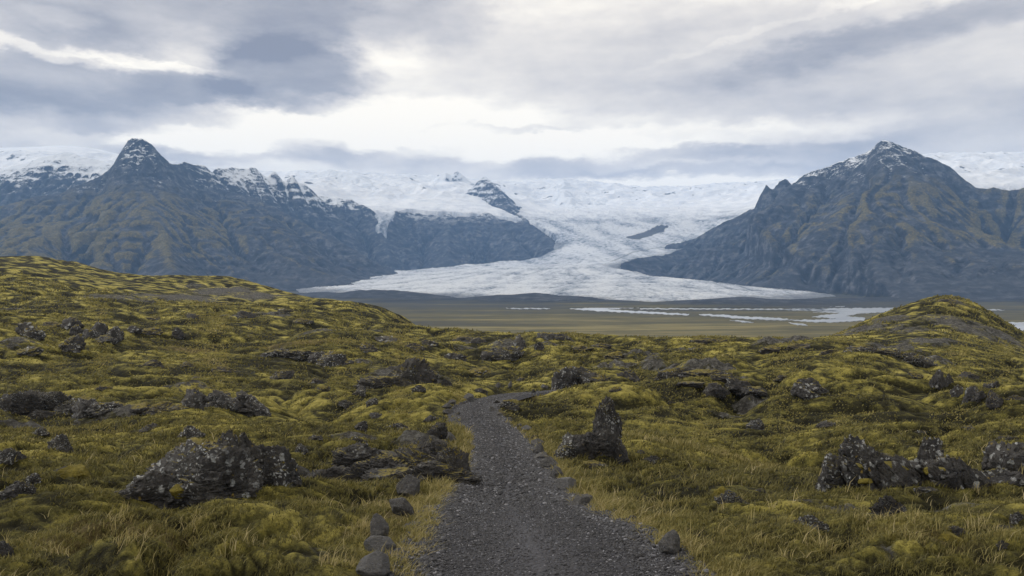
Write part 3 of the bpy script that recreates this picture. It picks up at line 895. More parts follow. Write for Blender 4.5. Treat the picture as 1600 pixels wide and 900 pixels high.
# ------------------------------------------------------------------ meltwater channels
RIV = [
    [(890, 482.3), (940, 480.2), (1002, 478.8), (1004, 480.6), (945, 482.6), (965, 484.4), (1020, 487.2), (1077, 490.6), (1075, 492.4), (1010, 489.6), (950, 486.6), (915, 484.6)],
    [(1000, 481.6), (1100, 481.9), (1200, 482.4), (1290, 482.2), (1290, 483.4), (1200, 483.6), (1100, 483.2), (1000, 482.7)],
    [(1092, 490.6), (1130, 491.6), (1160, 494.2), (1205, 496.2), (1232, 498.0), (1226, 500.6), (1180, 498.6), (1150, 497.2), (1125, 494.4), (1095, 492.6)],
    [(1140, 500.2), (1165, 501.4), (1178, 503.4), (1160, 503.2)],
    [(1222, 483.0), (1300, 481.6), (1392, 480.8), (1420, 483.0), (1385, 487.6), (1345, 489.4), (1320, 493.8), (1352, 496.4), (1350, 500.4), (1300, 503.6), (1262, 502.4), (1230, 499.4), (1275, 499.6), (1310, 497.6), (1268, 494.8), (1290, 491.6), (1320, 488.6), (1270, 487.4), (1312, 485.4), (1240, 484.6)],
    [(1232, 503.4), (1258, 506.4), (1262, 508.8), (1240, 506.4)],
    [(1500, 484.8), (1560, 483.2), (1570, 484.2), (1530, 486.2), (1502, 486.4)],
    [(1530, 504.5), (1560, 503.2), (1680, 504.0), (1680, 518.0), (1600, 517.5), (1560, 512.5)],
    [(1270, 478.2), (1300, 477.0), (1325, 478.2), (1300, 479.2)],
    [(790, 481.4), (850, 481.4), (860, 482.4), (800, 482.4)],
]
riv_rng = np.random.default_rng(3)
for i, pl in enumerate(RIV):
    pts = []
    n = len(pl)
    for a in range(n):
        (x0, y0), (x1, y1) = pl[a], pl[(a + 1) % n]
        k = max(2, int(abs(x1 - x0) / 3))
        for s in range(k):
            t_ = s / k
            px, py = x0 + (x1 - x0) * t_, y0 + (y1 - y0) * t_
            py += 0.4 * math.sin(px * 0.23 + i) * min(1, t_ * 3, (1 - t_) * 3) + 0.35 * math.sin(px * 0.61 + a) + 0.2 * math.sin(px * 1.7 + a)
            d = (CAMZ - 1.2) * F / (py - HZ)
            pts.append(((px - 800) / F * d, d))
    top = [(x, y, 1.2) for x, y in pts]
    m_ = len(top)
    me = bpy.data.meshes.new('river')
    me.from_pydata(top + [(x, y, -1.5) for x, y, _ in top], [], [tuple(range(m_))] + [(k, (k + 1) % m_, m_ + (k + 1) % m_, m_ + k) for k in range(m_)])
    me.materials.append(M_WATER)
    o = link(bpy.data.objects.new('river', me))
    tag(o, 'pale braided meltwater channel on the valley floor', 'river', 'braided meltwater channels', kind='structure')

# ------------------------------------------------------------------ near terrain
CP = [  # photo column, depth, drop below the eye
    (0, 2.5, 1.7), (800, 2.5, 1.72), (1600, 2.5, 1.7), (0, 5, 1.78), (400, 5, 1.8), (862, 5, 1.87), (1200, 5, 1.76), (1600, 5, 1.72),
    (850, 8.3, 2.4), (400, 8, 2.32), (0, 8, 2.3), (1200, 8, 2.28), (1600, 8, 2.15), (300, 10.5, 2.85), (0, 12, 3.05), (560, 12, 3.15), (620, 17, 3.95), (660, 14, 3.4),
    (790, 11, 3.0), (797, 16, 3.75), (785, 20.5, 4.3), (780, 25, 4.82), (757, 28, 5.0), (737, 31, 5.15), (768, 40, 5.95), (802, 46, 6.5), (830, 50, 6.95), (700, 22, 4.45),
    (940, 14.5, 3.45), (1100, 13.5, 3.25), (1060, 17, 3.75), (1150, 21, 4.9), (1200, 14, 3.3), (1250, 19, 4.75), (1200, 27, 5.2), (1400, 13.5, 3.25), (1400, 19, 4.4), (1600, 14, 3.15), (1600, 21, 4.4), (1400, 30, 5.35), (1600, 30, 4.95), (1100, 32, 5.6), (950, 32, 5.35), (1000, 42, 6.1), (1200, 45, 6.2), (1350, 48, 6.2), (1500, 45, 6.5), (1600, 50, 7.2),
    (900, 62, 7.9), (1000, 70, 8.2), (1200, 80, 8.6), (1350, 85, 8.3), (1340, 120, 9.7), (1450, 95, 9.9), (1560, 64, 9.1), (1600, 90, 10.2), (1560, 120, 11.6),
    (1480, 240, 4.6), (1450, 238, 5.2), (1510, 240, 6.0), (1400, 235, 8.1), (1350, 230, 11.6), (1308, 225, 15.4), (1545, 240, 10.0), (1600, 235, 16.0), (1680, 230, 24), (1400, 150, 12.3), (1480, 155, 11.6), (1600, 170, 15.5), (1480, 200, 8.0),
    (1480, 330, 36), (1300, 330, 38), (1600, 330, 42),
    (640, 70, 8.9), (560, 68, 8.6), (700, 115, 10.9), (720, 80, 9.2), (870, 178, 11.9), (800, 130, 10.6), (870, 110, 10.2), (700, 200, 12.9), (1000, 168, 12.2), (1150, 172, 12.2), (1250, 162, 11.9), (1000, 110, 10.0), (1150, 115, 10.0),
    (700, 330, 33), (1000, 290, 32), (1150, 290, 32), (870, 300, 32), (850, 500, 62), (1150, 500, 62), (1500, 500, 64), (850, 800, 92), (1200, 800, 94), (1600, 800, 94), (850, 1150, 101), (1200, 1150, 101), (1600, 1150, 101),
    (200, 30, 5.1), (0, 30, 5.0), (400, 30, 5.2), (560, 30, 5.25), (0, 20, 4.1), (250, 20, 4.15), (450, 20, 4.25),
    (0, 50, 6.0), (200, 50, 6.2), (400, 50, 6.7), (560, 50, 7.1), (300, 75, 7.5), (450, 80, 8.2), (400, 100, 8.5), (250, 105, 8.7), (560, 100, 8.6), (100, 115, 7.0), (0, 110, 6.2), (0, 180, 7.3), (200, 200, 7.5), (400, 200, 8.7), (550, 220, 10.8),
    (-120, 450, -14), (0, 450, -13.2), (60, 450, -13.8), (110, 460, -12), (170, 480, -5.2), (240, 520, -4.0), (300, 540, -3.2), (345, 560, -1.6), (390, 560, 1.6), (440, 540, 9.8), (490, 480, 12.8), (550, 420, 13.5), (640, 340, 16.4),
    (0, 300, -1.2), (150, 300, 4.2), (300, 350, 6.8), (420, 350, 9.5), (120, 380, -2.5),
    (0, 700, 12), (200, 750, 20), (340, 750, 30), (480, 700, 62), (640, 560, 62), (0, 1150, 101), (300, 1150, 101), (560, 1000, 101), (-150, 1150, 101),
]
c_ = np.array(CP, float)
cu = (c_[:, 0] - 800) / F
c_az = np.arctan(cu); c_r = c_[:, 1] * np.sqrt(1 + cu * cu)
LIM = 0.70
WL = 0.42     # weight of log range against azimuth
MOOR = RBF(np.c_[c_az, np.log(c_r) * WL], c_[:, 2] / c_[:, 1], 5e-4)     # interpolate the drop as a view angle tangent

PATH = np.array([((px - 800) / F * d, d) for px, d in [(890, 0.6), (880, 2.5), (862, 5), (831, 6.2), (803, 8.3), (790, 11), (797, 16), (785, 20.5), (780, 25), (757, 28), (741, 31), (742, 35), (768, 40), (802, 46), (840, 50), (900, 53)]])
# smooth the centre line
def smooth_line(P, n=260):
    t = np.r_[0, np.cumsum(np.hypot(*np.diff(P, axis=0).T))]
    s = np.linspace(0, t[-1], n)
    x, y = np.interp(s, t, P[:, 0]), np.interp(s, t, P[:, 1])
    for _ in range(60):
        x[1:-1] = (x[:-2] + 2 * x[1:-1] + x[2:]) / 4; y[1:-1] = (y[:-2] + 2 * y[1:-1] + y[2:]) / 4
    return np.c_[x, y]
PL = smooth_line(PATH)


def path_dist(X, Y):
    sh = np.shape(X)
    X, Y = np.ravel(X), np.ravel(Y)
    d = np.full(X.shape, 99.0)
    near = (Y < 60) & (Y > -3) & (np.abs(X) < 12)
    xs, ys = X[near], Y[near]
    b2 = np.full(xs.shape, 1e9)
    for (a, b) in zip(PL[:-1:2], PL[2::2]):
        vx, vy = b - a
        t = np.clip(((xs - a[0]) * vx + (ys - a[1]) * vy) / (vx * vx + vy * vy), 0, 1)
        b2 = np.minimum(b2, (xs - a[0] - t * vx) ** 2 + (ys - a[1] - t * vy) ** 2)
    d[near] = np.sqrt(b2)
    return d.reshape(sh)


def base_z(X, Y):
    r = np.hypot(X, Y)
    a = np.arctan2(X, Y)
    s = np.abs(a)
    a = np.sign(a) * np.where(s > LIM, LIM * (PI - s) / (PI - LIM), s)
    rr = np.clip(r, 2.6, 1300)
    ratio = MOOR(a, np.log(rr) * WL)          # drop / depth at this azimuth
    h = ratio * rr * np.cos(a)
    z = CAMZ - h
    return z * (1 - sstep(r, 1050, 1320)) + (-6) * sstep(r, 1050, 1320)


SPOTS = [  # rocky, gravelly patches of ground: column, row, half width px, half height px, strength
    (190, 467, 60, 6, .7), (280, 466, 70, 8, .9), (350, 455, 50, 14, 1.0), (400, 462, 50, 10, .8), (250, 462, 40, 8, .8), (130, 415, 16, 4, .7), (300, 447, 30, 4, .6),
    (380, 500, 60, 6, .6), (430, 498, 40, 7, .7), (500, 520, 60, 7, .6), (30, 545, 50, 12, .6), (30, 490, 40, 4, .7), (280, 605, 70, 7, .6), (310, 590, 40, 7, .6),
    (470, 540, 60, 8, .6), (560, 575, 40, 10, .5), (600, 520, 60, 8, .5), (640, 590, 70, 14, 1.1), (740, 545, 60, 8, .6), (790, 540, 40, 12, .8), (860, 545, 70, 8, .6), (900, 590, 40, 12, .8),
    (1000, 560, 50, 8, .9), (960, 575, 50, 5, .8), (1020, 575, 30, 9, .8), (1110, 585, 60, 9, 1.0), (1150, 600, 50, 8, 1.0), (1180, 615, 40, 8, .9), (1060, 580, 50, 6, .9), (1130, 625, 50, 6, .6),
    (1090, 545, 70, 5, .7), (1210, 545, 50, 7, .9), (1250, 535, 50, 6, .9), (1390, 500, 34, 8, .8), (1350, 515, 36, 8, .85), (1420, 515, 50, 8, .6), (1320, 525, 20, 6, .8), (1480, 472, 30, 6, .7), (1500, 510, 60, 10, .8), (1450, 535, 60, 6, .8), (1560, 525, 40, 10, .8), (1400, 550, 60, 8, .8), (1470, 575, 60, 8, .7), (1380, 560, 40, 6, .7),
    (560, 705, 70, 10, .9), (660, 705, 60, 14, 1.2), (600, 735, 90, 8, .9), (690, 730, 40, 12, 1.2), (470, 735, 60, 6, .7), (100, 755, 50, 6, .7), (40, 655, 80, 9, .7), (200, 648, 100, 8, .7), (360, 645, 70, 8, .6),
    (1250, 790, 60, 8, .5), (1310, 795, 60, 6, .5), (1200, 775, 20, 5, .5), (1480, 780, 60, 8, .55), (1580, 745, 30, 16, .8), (480, 880, 70, 12, .55), (1380, 875, 30, 8, .5), (1580, 830, 40, 12, .6), (1360, 815, 60, 5, .6),
]
SPOTW = []


def rock_mask(X, Y):
    m = np.zeros(np.shape(X))
    for (sx, sy, rx, ry, s) in SPOTW:
        q = ((X - sx) / rx) ** 2 + ((Y - sy) / ry) ** 2
        m = np.maximum(m, s * np.exp(-q * 1.2))
    return m


def detail(X, Y, cell=None, want=False):
    """moss hummocks, ground swells and broken rock; cell = local mesh size, fades octaves finer than the mesh"""
    r = np.hypot(X, Y)
    wx_ = X + 0.8 * perlin(X / 5, Y / 5, 201); wy_ = Y + 0.8 * perlin(X / 5, Y / 5, 202)
    D_ = np.zeros(np.shape(X)); hum = np.zeros(np.shape(X)); tot = np.zeros(np.shape(X))
    for i, (lam, amp) in enumerate([(38, 2.0), (17, 1.15), (8.5, 0.55), (4.2, 0.27), (2.1, 0.20), (1.05, 0.125), (0.52, 0.066), (0.26, 0.040), (0.12, 0.020)]):
        f = np.clip(r / (lam * 2.6), 0, 1) ** 1.6
        if cell is not None:
            f = f * sstep(lam / cell, 1.6, 3.2)
        if not np.any(f > 0.01):
            continue
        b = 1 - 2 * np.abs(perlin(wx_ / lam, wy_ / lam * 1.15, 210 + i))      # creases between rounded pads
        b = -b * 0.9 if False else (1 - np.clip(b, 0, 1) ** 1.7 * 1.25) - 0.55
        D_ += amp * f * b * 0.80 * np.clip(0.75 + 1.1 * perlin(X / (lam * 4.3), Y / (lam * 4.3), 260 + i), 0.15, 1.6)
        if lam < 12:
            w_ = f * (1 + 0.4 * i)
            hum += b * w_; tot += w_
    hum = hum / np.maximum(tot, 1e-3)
    rm = rock_mask(X, Y)
    lam0 = np.clip(r * 0.035, 0.35, 9)
    rn = np.zeros(np.shape(X))
    for j, ll in enumerate((0.5, 1.1, 2.4, 5.0)):
        w_ = np.exp(-(np.log(lam0 / ll)) ** 2 * 1.8)
        if cell is not None:
            w_ = w_ * sstep(ll / cell, 1.5, 3)
        rn += w_ * ll * 0.34 * np.clip(r / 45, 0.5, 1) * (ridged(X / ll, Y / ll, 4, 240 + j, 0.6) + 0.2)
    D_ = D_ + rn * np.clip((rm - 0.35) * 1.5, 0, 1.2)
    if want:
        return D_, hum, rm
    return D_


def corridor(X, Y):
    pd = path_dist(X, Y)
    hw = 0.85 + 0.10 * perlin(X / 1.1, Y / 1.1, 301) + 0.07 * perlin(X / 0.35, Y / 0.35, 302)
    return pd - hw


def zfun(X, Y, cell=None, want=False):
    X = np.asarray(X, float); Y = np.asarray(Y, float)
    z0 = base_z(X, Y)
    res = detail(X, Y, cell, want)
    e = corridor(X, Y)
    k = sstep(e, 0.0, 1.2)
    k2 = sstep(e, -0.12, 0.10)
    dd = res[0] if want else res
    z = z0 + dd * (0.15 + 0.85 * k) * k2 - 0.09 * (1 - k2)
    if want:
        return z, res[1], res[2], e
    return z


def hit(pxs, pys, dmin=3.0, fn=None):
    """walk photo rays out to where they first meet the ground"""
    pxs, pys = np.asarray(pxs, float), np.asarray(pys, float)
    ds = np.exp(np.linspace(math.log(dmin), math.log(900), 700))
    Xr = (pxs[:, None] - 800) / F * ds[None]; Yr = np.repeat(ds[None], len(pxs), 0)
    Zr = CAMZ + (HZ - pys[:, None]) / F * ds[None]
    g_ = (fn or zfun)(Xr, Yr)
    under = Zr <= g_
    idx = np.argmax(under, 1)
    idx = np.where(under.any(1), idx, len(ds) // 2)
    d = ds[idx]
    return (pxs - 800) / F * d, d


sp = np.array(SPOTS, float)
hx, hy = hit(sp[:, 0], sp[:, 1], fn=base_z)
SPOTW = []
for (px, py, rx, ry, s), X, d in zip(SPOTS, hx, hy):
    ddp = d / F
    # depth extent of ry rows: d^2/(h F) per row
    h_ = max((py - HZ) / F * d, 2.0)
    SPOTW.append((X, d, rx * ddp, min(max(ry * d * d / (h_ * F) * 0.8, 0.5), rx * ddp * 2.2), s))

n_in, n_r = 1150, 1250
A = np.linspace(-0.66, 0.66, n_in)
Aout = np.linspace(0.66, 2 * PI - 0.66, 90)[1:-1]
A = np.r_[A, Aout]
RR = np.exp(np.linspace(math.log(0.4), math.log(1320), n_r))
AA, RG = np.meshgrid(A, RR)
Xn, Yn = RG * np.sin(AA), RG * np.cos(AA)
cell = RG * (math.log(1320 / 0.4) / n_r) * 1.0
Zn, hum, rm, edge_ = zfun(Xn, Yn, cell=np.where(np.abs((AA + PI) % (2 * PI) - PI) < 0.67, cell, np.maximum(cell, RG * 0.055)), want=True)
TAN = [(430, 545, 140, 9, .8), (330, 547, 80, 7, .8), (130, 665, 150, 6, .6), (180, 835, 160, 22, .8), (1150, 725, 140, 16, .9), (1040, 705, 70, 14, .9), (930, 660, 60, 20, .6), (640, 790, 50, 70, .9), (1100, 850, 180, 50, .6), (960, 790, 60, 40, .6), (690, 625, 60, 10, .6), (880, 625, 60, 8, .6), (1450, 850, 180, 30, .6), (60, 600, 60, 6, .3), (850, 612, 40, 6, .7), (350, 870, 200, 30, .3)]
ta = np.array(TAN, float)
tx, ty = hit(ta[:, 0], ta[:, 1], fn=base_z)
TANW = []
for (px, py, rx, ry, s), X, d in zip(TAN, tx, ty):
    h_ = max((py - HZ) / F * d, 1.8)
    TANW.append((X, d, rx * d / F, max(ry * d * d / (h_ * F), 0.6), s))


def tan_mask(X, Y):
    m = np.zeros(np.shape(X))
    for (sx, sy, rx, ry, s) in TANW:
        m = np.maximum(m, s * np.exp(-(((X - sx) / rx) ** 2 + ((Y - sy) / ry) ** 2)))
    return m


tanm = np.maximum(tan_mask(Xn, Yn), 0.75 * np.exp(-np.maximum(edge_, 0) / 0.7) * (edge_ < 6))
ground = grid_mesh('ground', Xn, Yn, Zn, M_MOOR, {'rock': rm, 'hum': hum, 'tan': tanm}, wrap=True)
tag(ground, 'rolling moorland of yellow green moss and dry grass', 'ground', kind='structure')

# ------------------------------------------------------------------ path
npt = len(PL)
tdir = np.gradient(PL, axis=0); tdir /= np.linalg.norm(tdir, axis=1)[:, None]
nrm = np.c_[tdir[:, 1], -tdir[:, 0]]
dense = np.linspace(0, npt - 1, 1500)
cx = np.interp(dense, np.arange(npt), PL[:, 0]); cy = np.interp(dense, np.arange(npt), PL[:, 1])
nx1 = np.interp(dense, np.arange(npt), nrm[:, 0]); ny1 = np.interp(dense, np.arange(npt), nrm[:, 1])
off = np.linspace(-1.22, 1.22, 90)
PX = cx[:, None] + nx1[:, None] * off[None]; PY = cy[:, None] + ny1[:, None] * off[None]
def path_z(X, Y):
    e = path_dist(X, Y)
    return base_z(X, Y) - 0.035 + 0.035 * sstep(e, 0.3, 0.95) - 0.10 * sstep(e, 1.02, 1.2) + 0.022 * fbm(X / 0.6, Y / 0.6, 4, 401) + 0.008 * fbm(X / 0.06, Y / 0.06, 2, 402)
PZ = path_z(PX, PY)
worn = np.clip(np.exp(-(off[None] / 0.5) ** 2) * (0.75 + 0.8 * fbm(PX / 1.6, PY / 2.6, 3, 403)) + 0 * PX, 0, 1)
pth = grid_mesh('path', PX, PY, PZ, M_PATH, {'worn': worn})
tag(pth, 'dark gravel footpath winding down through the moss', 'path', kind='structure')


# ------------------------------------------------------------------ rocks
def perlin3(P, seed):
    return (perlin(P[:, 0] + 13.1 * P[:, 2], P[:, 1] - 7.7 * P[:, 2] + 3, seed) + perlin(P[:, 1] + 2.3, P[:, 2] + 9.1, seed + 1) + perlin(P[:, 2] - 4.3, P[:, 0] + 1.9, seed + 2)) / 2


_ICO = {}
def ico(level):
    if level not in _ICO:
        t = (1 + 5 ** .5) / 2
        v = np.array([(-1, t, 0), (1, t, 0), (-1, -t, 0), (1, -t, 0), (0, -1, t), (0, 1, t), (0, -1, -t), (0, 1, -t), (t, 0, -1), (t, 0, 1), (-t, 0, -1), (-t, 0, 1)], float)
        f = np.array([(0, 11, 5), (0, 5, 1), (0, 1, 7), (0, 7, 10), (0, 10, 11), (1, 5, 9), (5, 11, 4), (11, 10, 2), (10, 7, 6), (7, 1, 8), (3, 9, 4), (3, 4, 2), (3, 2, 6), (3, 6, 8), (3, 8, 9), (4, 9, 5), (2, 4, 11), (6, 2, 10), (8, 6, 7), (9, 8, 1)])
        v /= np.linalg.norm(v, axis=1)[:, None]
        for _ in range(level):
            e = np.sort(np.concatenate([f[:, [0, 1]], f[:, [1, 2]], f[:, [2, 0]]]), axis=1)
            ue, inv = np.unique(e, axis=0, return_inverse=True)
            inv = inv.ravel()
            mid = v[ue[:, 0]] + v[ue[:, 1]]
            mid /= np.linalg.norm(mid, axis=1)[:, None]
            k = len(f); a = inv[:k] + len(v); b = inv[k:2 * k] + len(v); c = inv[2 * k:] + len(v)
            v = np.concatenate([v, mid])
            f = np.concatenate([np.c_[f[:, 0], a, c], np.c_[f[:, 1], b, a], np.c_[f[:, 2], c, b], np.c_[a, b, c]])
        _ICO[level] = (v, f)
    return _ICO[level]


def rock_geo(seed, size, level=4, facets=16, rough=1.0, strata=0.0, lean=0.0, point=0.0):
    """craggy block: a sphere cut by random planes, then cracked and roughened; returns verts, faces"""
    rs = np.random.default_rng(seed)
    v, f = ico(level)
    N = rs.normal(size=(facets, 3)); N /= np.linalg.norm(N, axis=1)[:, None]
    Dp = rs.uniform(0.62, 0.95, facets)
    dots = v @ N.T
    rad = np.where(dots > 0.05, Dp / np.maximum(dots, 0.05), 9).min(axis=1)
    rad = np.minimum(rad, 1.15)
    p = v * rad[:, None]
    w = p * 1.6 + rs.uniform(0, 50)
    cr = 1 - 2 * np.abs(perlin3(w * 1.3, seed * 3 + 1))
    p = p * (1 - 0.10 * rough * np.clip(cr, 0, 1) ** 3)[:, None]
    p = p * (1 + rough * (0.12 * perlin3(w * 1.2, seed + 5) + 0.08 * perlin3(w * 3.1, seed + 7) + 0.05 * perlin3(w * 7, seed + 9) + 0.025 * perlin3(w * 15, seed + 11)))[:, None]
    if strata:
        ang = rs.uniform(-0.5, 0.5)
        q = p[:, 2] * math.cos(ang) + p[:, 0] * math.sin(ang) + 0.15 * perlin3(w, seed + 13)
        p = p * (1 + strata * 0.035 * np.sign(np.sin(q * 17)) * np.abs(np.sin(q * 17)) ** .5)[:, None]
    if point:
        top = np.clip(p[:, 2], 0, 2)
        sh = 1 - point * 0.55 * top
        p[:, 0] *= sh; p[:, 1] *= sh
    p = p * np.array(size) * 0.5
    p[:, 0] += lean * p[:, 2]
    return p, f


def tri_mesh(name, parts, mat, parent=None, do_link=True):
    V, Fc, n = [], [], 0
    for p, f in parts:
        V.append(p); Fc.append(f + n); n += len(p)
    V = np.concatenate(V); Fc = np.concatenate(Fc)
    return mesh_np(name, V, Fc.ravel(), np.arange(len(Fc)) * 3, mat, smooth=False, parent=parent, do_link=do_link)


def smooth_shade(o, angle=40):
    o.data.polygons.foreach_set('use_smooth', np.ones(len(o.data.polygons), dtype=bool))


def ground_z(x, y):
    return float(zfun(np.array([x]), np.array([y]))[0])


VAR = {}
def variant(style, k):
    """shared unit meshes for the smaller rocks"""
    key = (style, k)
    if key not in VAR:
        mat = {'L': M_ROCK_L, 'M': M_ROCK_M, 'D': M_ROCK_D, 'F': M_ROCK_F, 'S': M_STONE, 'P': M_STONE_P}[style]
        g_ = rock_geo(900 + k * 7, (1, 1, 1), 4, 12 + k % 5 * 4, rough={'S': 0.35, 'P': 0.3}.get(style, 1.5), strata=0.0 if style in 'SP' else 0.5 * (k % 2), point=0.0 if style in 'SP' else 0.25 * (k % 3))
        VAR[key] = tri_mesh('rock', [g_], mat, do_link=False).data
    return VAR[key]


def rocks(rows, group=None):
    """rows: column, base row, width px, height px, style, name, label, category[, turn]"""
    X, Dp = hit([r[0] for r in rows], [r[1] for r in rows], dmin=3.2)
    for i, (r, x, d) in enumerate(zip(rows, X, Dp)):
        px, py, w, h, st, nm, lb, ct = r[:8]
        rs = random.Random(int(px * 31 + py * 7))
        W, Hh = w * d / F, h * d / F
        if nm == 'edging_stone':
            W *= 1.12; Hh *= 1.15
        dep = W * rs.uniform(0.65, 0.95)
        y = d + dep * 0.30
        o = bpy.data.objects.new(nm, variant(st, rs.randrange(8)))
        link(o)
        edging = nm == 'edging_stone'
        o.scale = (W * 1.06, dep, Hh * 1.6) if edging else (W * 1.30, dep * 1.2, Hh * 2.0)
        zb = CAMZ + (HZ - py) / F * d
        zb = min(zb, ground_z(x, y) + 0.25 * Hh)
        o.location = (x, y, zb + Hh * (0.38 if edging else -0.02))
        o.rotation_euler = (rs.uniform(-.12, .12), rs.uniform(-.2, .2), rs.uniform(-.5, .5) + (PI if rs.random() < .5 else 0))
        tag(o, lb, ct, group)
        if edging:
            STONES.append((x, y, W))


def outcrop(name, label, cat, px0, py0, blocks, mat, level=5, rough=1.2, strata=0.4, facets=14, group=None):
    """one rock mass of several grown-together blocks: (col, base row, w, h, lean, point, depth offset in m, strata)"""
    X, Dp = hit([px0], [py0], dmin=3.2)
    d0 = Dp[0]
    cx_, cy_ = (px0 - 800) / F * d0, d0
    cz_ = CAMZ + (HZ - py0) / F * d0
    parts = []
    for k, bl in enumerate(blocks):
        px, py, w, h, lean, point, do_ = bl[:7]
        d = d0 + do_
        W, Hh = w * d / F, h * d / F
        dep = W * (0.75 if W < 1.5 else 0.6)
        x, y = (px - 800) / F * d, d + dep * 0.3
        zb = min(CAMZ + (HZ - py) / F * d, ground_z(x, y) + 0.15 * Hh)
        ztop = CAMZ + (HZ - (py - h)) / F * y
        zb = min(zb, ztop - 0.2 * Hh)
        S = (ztop - zb) * 1.85
        g_, f_ = rock_geo(int(px0 * 3 + k * 11), (W * 1.18, dep * 1.15, S), level if w > 40 else level - 1, facets, rough, strata, lean, point)
        g_ = g_ + np.array([x - cx_, y - cy_, ztop - S * 0.47 - cz_])
        parts.append((g_, f_))
    o = tri_mesh(name, parts, mat)
    o.location = (cx_, cy_, cz_)
    tag(o, label, cat, group)
    return o


STONES = []
# ---- the large outcrops near the path
big = outcrop('rock_outcrop', 'large black rock outcrop crusted with white lichen and a round moss ball, lower left', 'rock outcrop', 300, 786,
    [(310, 786, 170, 88, 0.15, 0.1, 0.0), (352, 765, 100, 82, 0.1, 0.25, 0.15), (385, 740, 50, 58, 0.0, 0.2, 0.35), (240, 782, 90, 52, 0.45, 0.1, 0.05), (205, 788, 80, 34, 0.5, 0.1, 0.0), (180, 792, 50, 22, 0.4, 0, 0.0),
     (415, 740, 74, 40, -0.2, 0.1, 0.5), (436, 742, 40, 28, -0.2, 0.1, 0.5), (345, 785, 110, 55, 0.0, 0.0, -0.05)], M_ROCK_L, 5, 0.95, 0.2)
# round moss ball growing on it (a part)
def cushion(name, parent, px, py, wpx, hpx, d, mat=None):
    W, Hh = wpx * d / F, hpx * d / F
    g_, f_ = rock_geo(int(px), (W, W * 0.8, Hh * 1.2), 4, 40, 0.4)
    g_ += np.array([(px - 800) / F * d - parent.location.x, d - parent.location.y, CAMZ + (HZ - py) / F * d - parent.location.z])
    c = tri_mesh(name, [(g_, f_)], M_MOSS, parent=parent)
    smooth_shade(c)
    return c


def mat_moss():
    m, t, b = new_mat('moss_cushion_green')
    pos = t.node('ShaderNodeNewGeometry').outputs['Position']
    n = t.noise(pos, 9, 6, 0.7); n2 = t.noise(pos, 60, 4, 0.7)
    t.put(b.inputs['Base Color'], t.ramp(t.m('ADD', t.m('MULTIPLY', n, .6), t.m('MULTIPLY', n2, .4)), [(0.3, (0.05, 0.045, 0.012)), (0.5, (0.14, 0.115, 0.022)), (0.7, (0.24, 0.20, 0.035))]))
    t.put(b.inputs['Normal'], t.bump(t.m('ADD', t.m('MULTIPLY', n, .08), t.m('MULTIPLY', n2, .02)), 0.9, 1.0))
    return m
M_MOSS = mat_moss()
_, dbig = hit([300], [786])
cushion('moss_cushion', big, 279, 769, 34, 24, dbig[0] - 0.10)
cushion('moss_cushion', big, 340, 725, 26, 8, dbig[0] + 0.05)

outcrop('rock_ledge', 'low dark layered rock ledge sloping down to the left edge of the path', 'rock ledge', 655, 752,
    [(695, 752, 80, 34, -0.3, 0, 0.0), (668, 735, 110, 34, -0.3, 0, 0.5), (640, 724, 120, 30, -0.2, 0, 1.0), (600, 735, 110, 26, -0.1, 0, 0.4), (700, 716, 60, 20, -0.3, 0, 1.6), (560, 718, 90, 18, 0, 0, 1.2), (618, 752, 110, 24, -0.1, 0, -0.2), (715, 738, 44, 40, -0.2, 0, 0.2), (660, 700, 70, 18, 0, 0, 2.0), (500, 742, 80, 16, 0, 0, 0.0), (560, 745, 60, 16, 0, 0, 0.0)], M_ROCK_D, 5, 1.2, 0.9)
spire = outcrop('rock_pinnacle', 'upright dark rock pinnacle with a low shoulder, right of the path', 'rock outcrop', 925, 724,
    [(947, 715, 42, 76, 0.04, 0.1, 0.12), (939, 690, 26, 44, 0.12, 0.1, 0.15), (957, 700, 22, 58, -0.12, 0.1, 0.1), (905, 722, 76, 42, 0.15, 0.1, 0.0), (930, 716, 70, 44, 0.0, 0.1, 0.0), (884, 716, 36, 26, 0.3, 0, 0.0), (962, 722, 34, 62, -0.25, 0.2, 0.0), (970, 730, 26, 40, -0.2, 0.2, -0.1), (950, 722, 44, 52, 0.0, 0.1, -0.02)], M_ROCK_L, 5, 1.3, 0.3)
outcrop('rock_slab', 'flat brown stone lying in grass at the foot of the rock pinnacle', 'rock', 925, 736, [(925, 737, 44, 14, 0, 0, 0)], M_ROCK_M, 4)
ribs = outcrop('rock_outcrop', 'broad outcrop of slanting lichened ribs with mossy gaps, lower right', 'rock outcrop', 1410, 765,
    [(1304, 742, 51, 32, 0.28, 0.1, 0.3), (1322, 738, 34, 26, -0.24, 0.1, 0.3), (1342, 716, 57, 24, -0.16, 0.1, 0.9), (1346, 742, 39, 20, -0.56, 0, 0.2), (1372, 712, 51, 18, -0.16, 0.1, 1.2), (1366, 746, 30, 29, -0.8, 0, 0.1), (1384, 750, 30, 35, -0.88, 0.1, 0.1), (1402, 756, 32, 40, -0.88, 0.1, 0.1), (1422, 758, 30, 39, -0.88, 0.1, 0.2), (1452, 712, 51, 20, 0.08, 0.1, 1.3),
     (1440, 750, 30, 30, -0.8, 0, 0.3), (1460, 758, 28, 37, -0.72, 0.1, 0.3), (1480, 766, 30, 42, -0.64, 0.1, 0.1), (1500, 774, 32, 49, -0.48, 0.1, 0.0), (1522, 778, 30, 52, -0.4, 0.15, 0.0), (1541, 768, 25, 39, -0.4, 0.1, 0.1), (1482, 722, 64, 16, -0.16, 0, 1.1), (1508, 732, 46, 18, -0.24, 0, .8), (1450, 776, 46, 14, -0.24, 0, -.1), (1420, 730, 138, 18, 0.0, 0, 0.9)], M_ROCK_L, 5, 1.1, 0.6)
_, drib = hit([1410], [765])
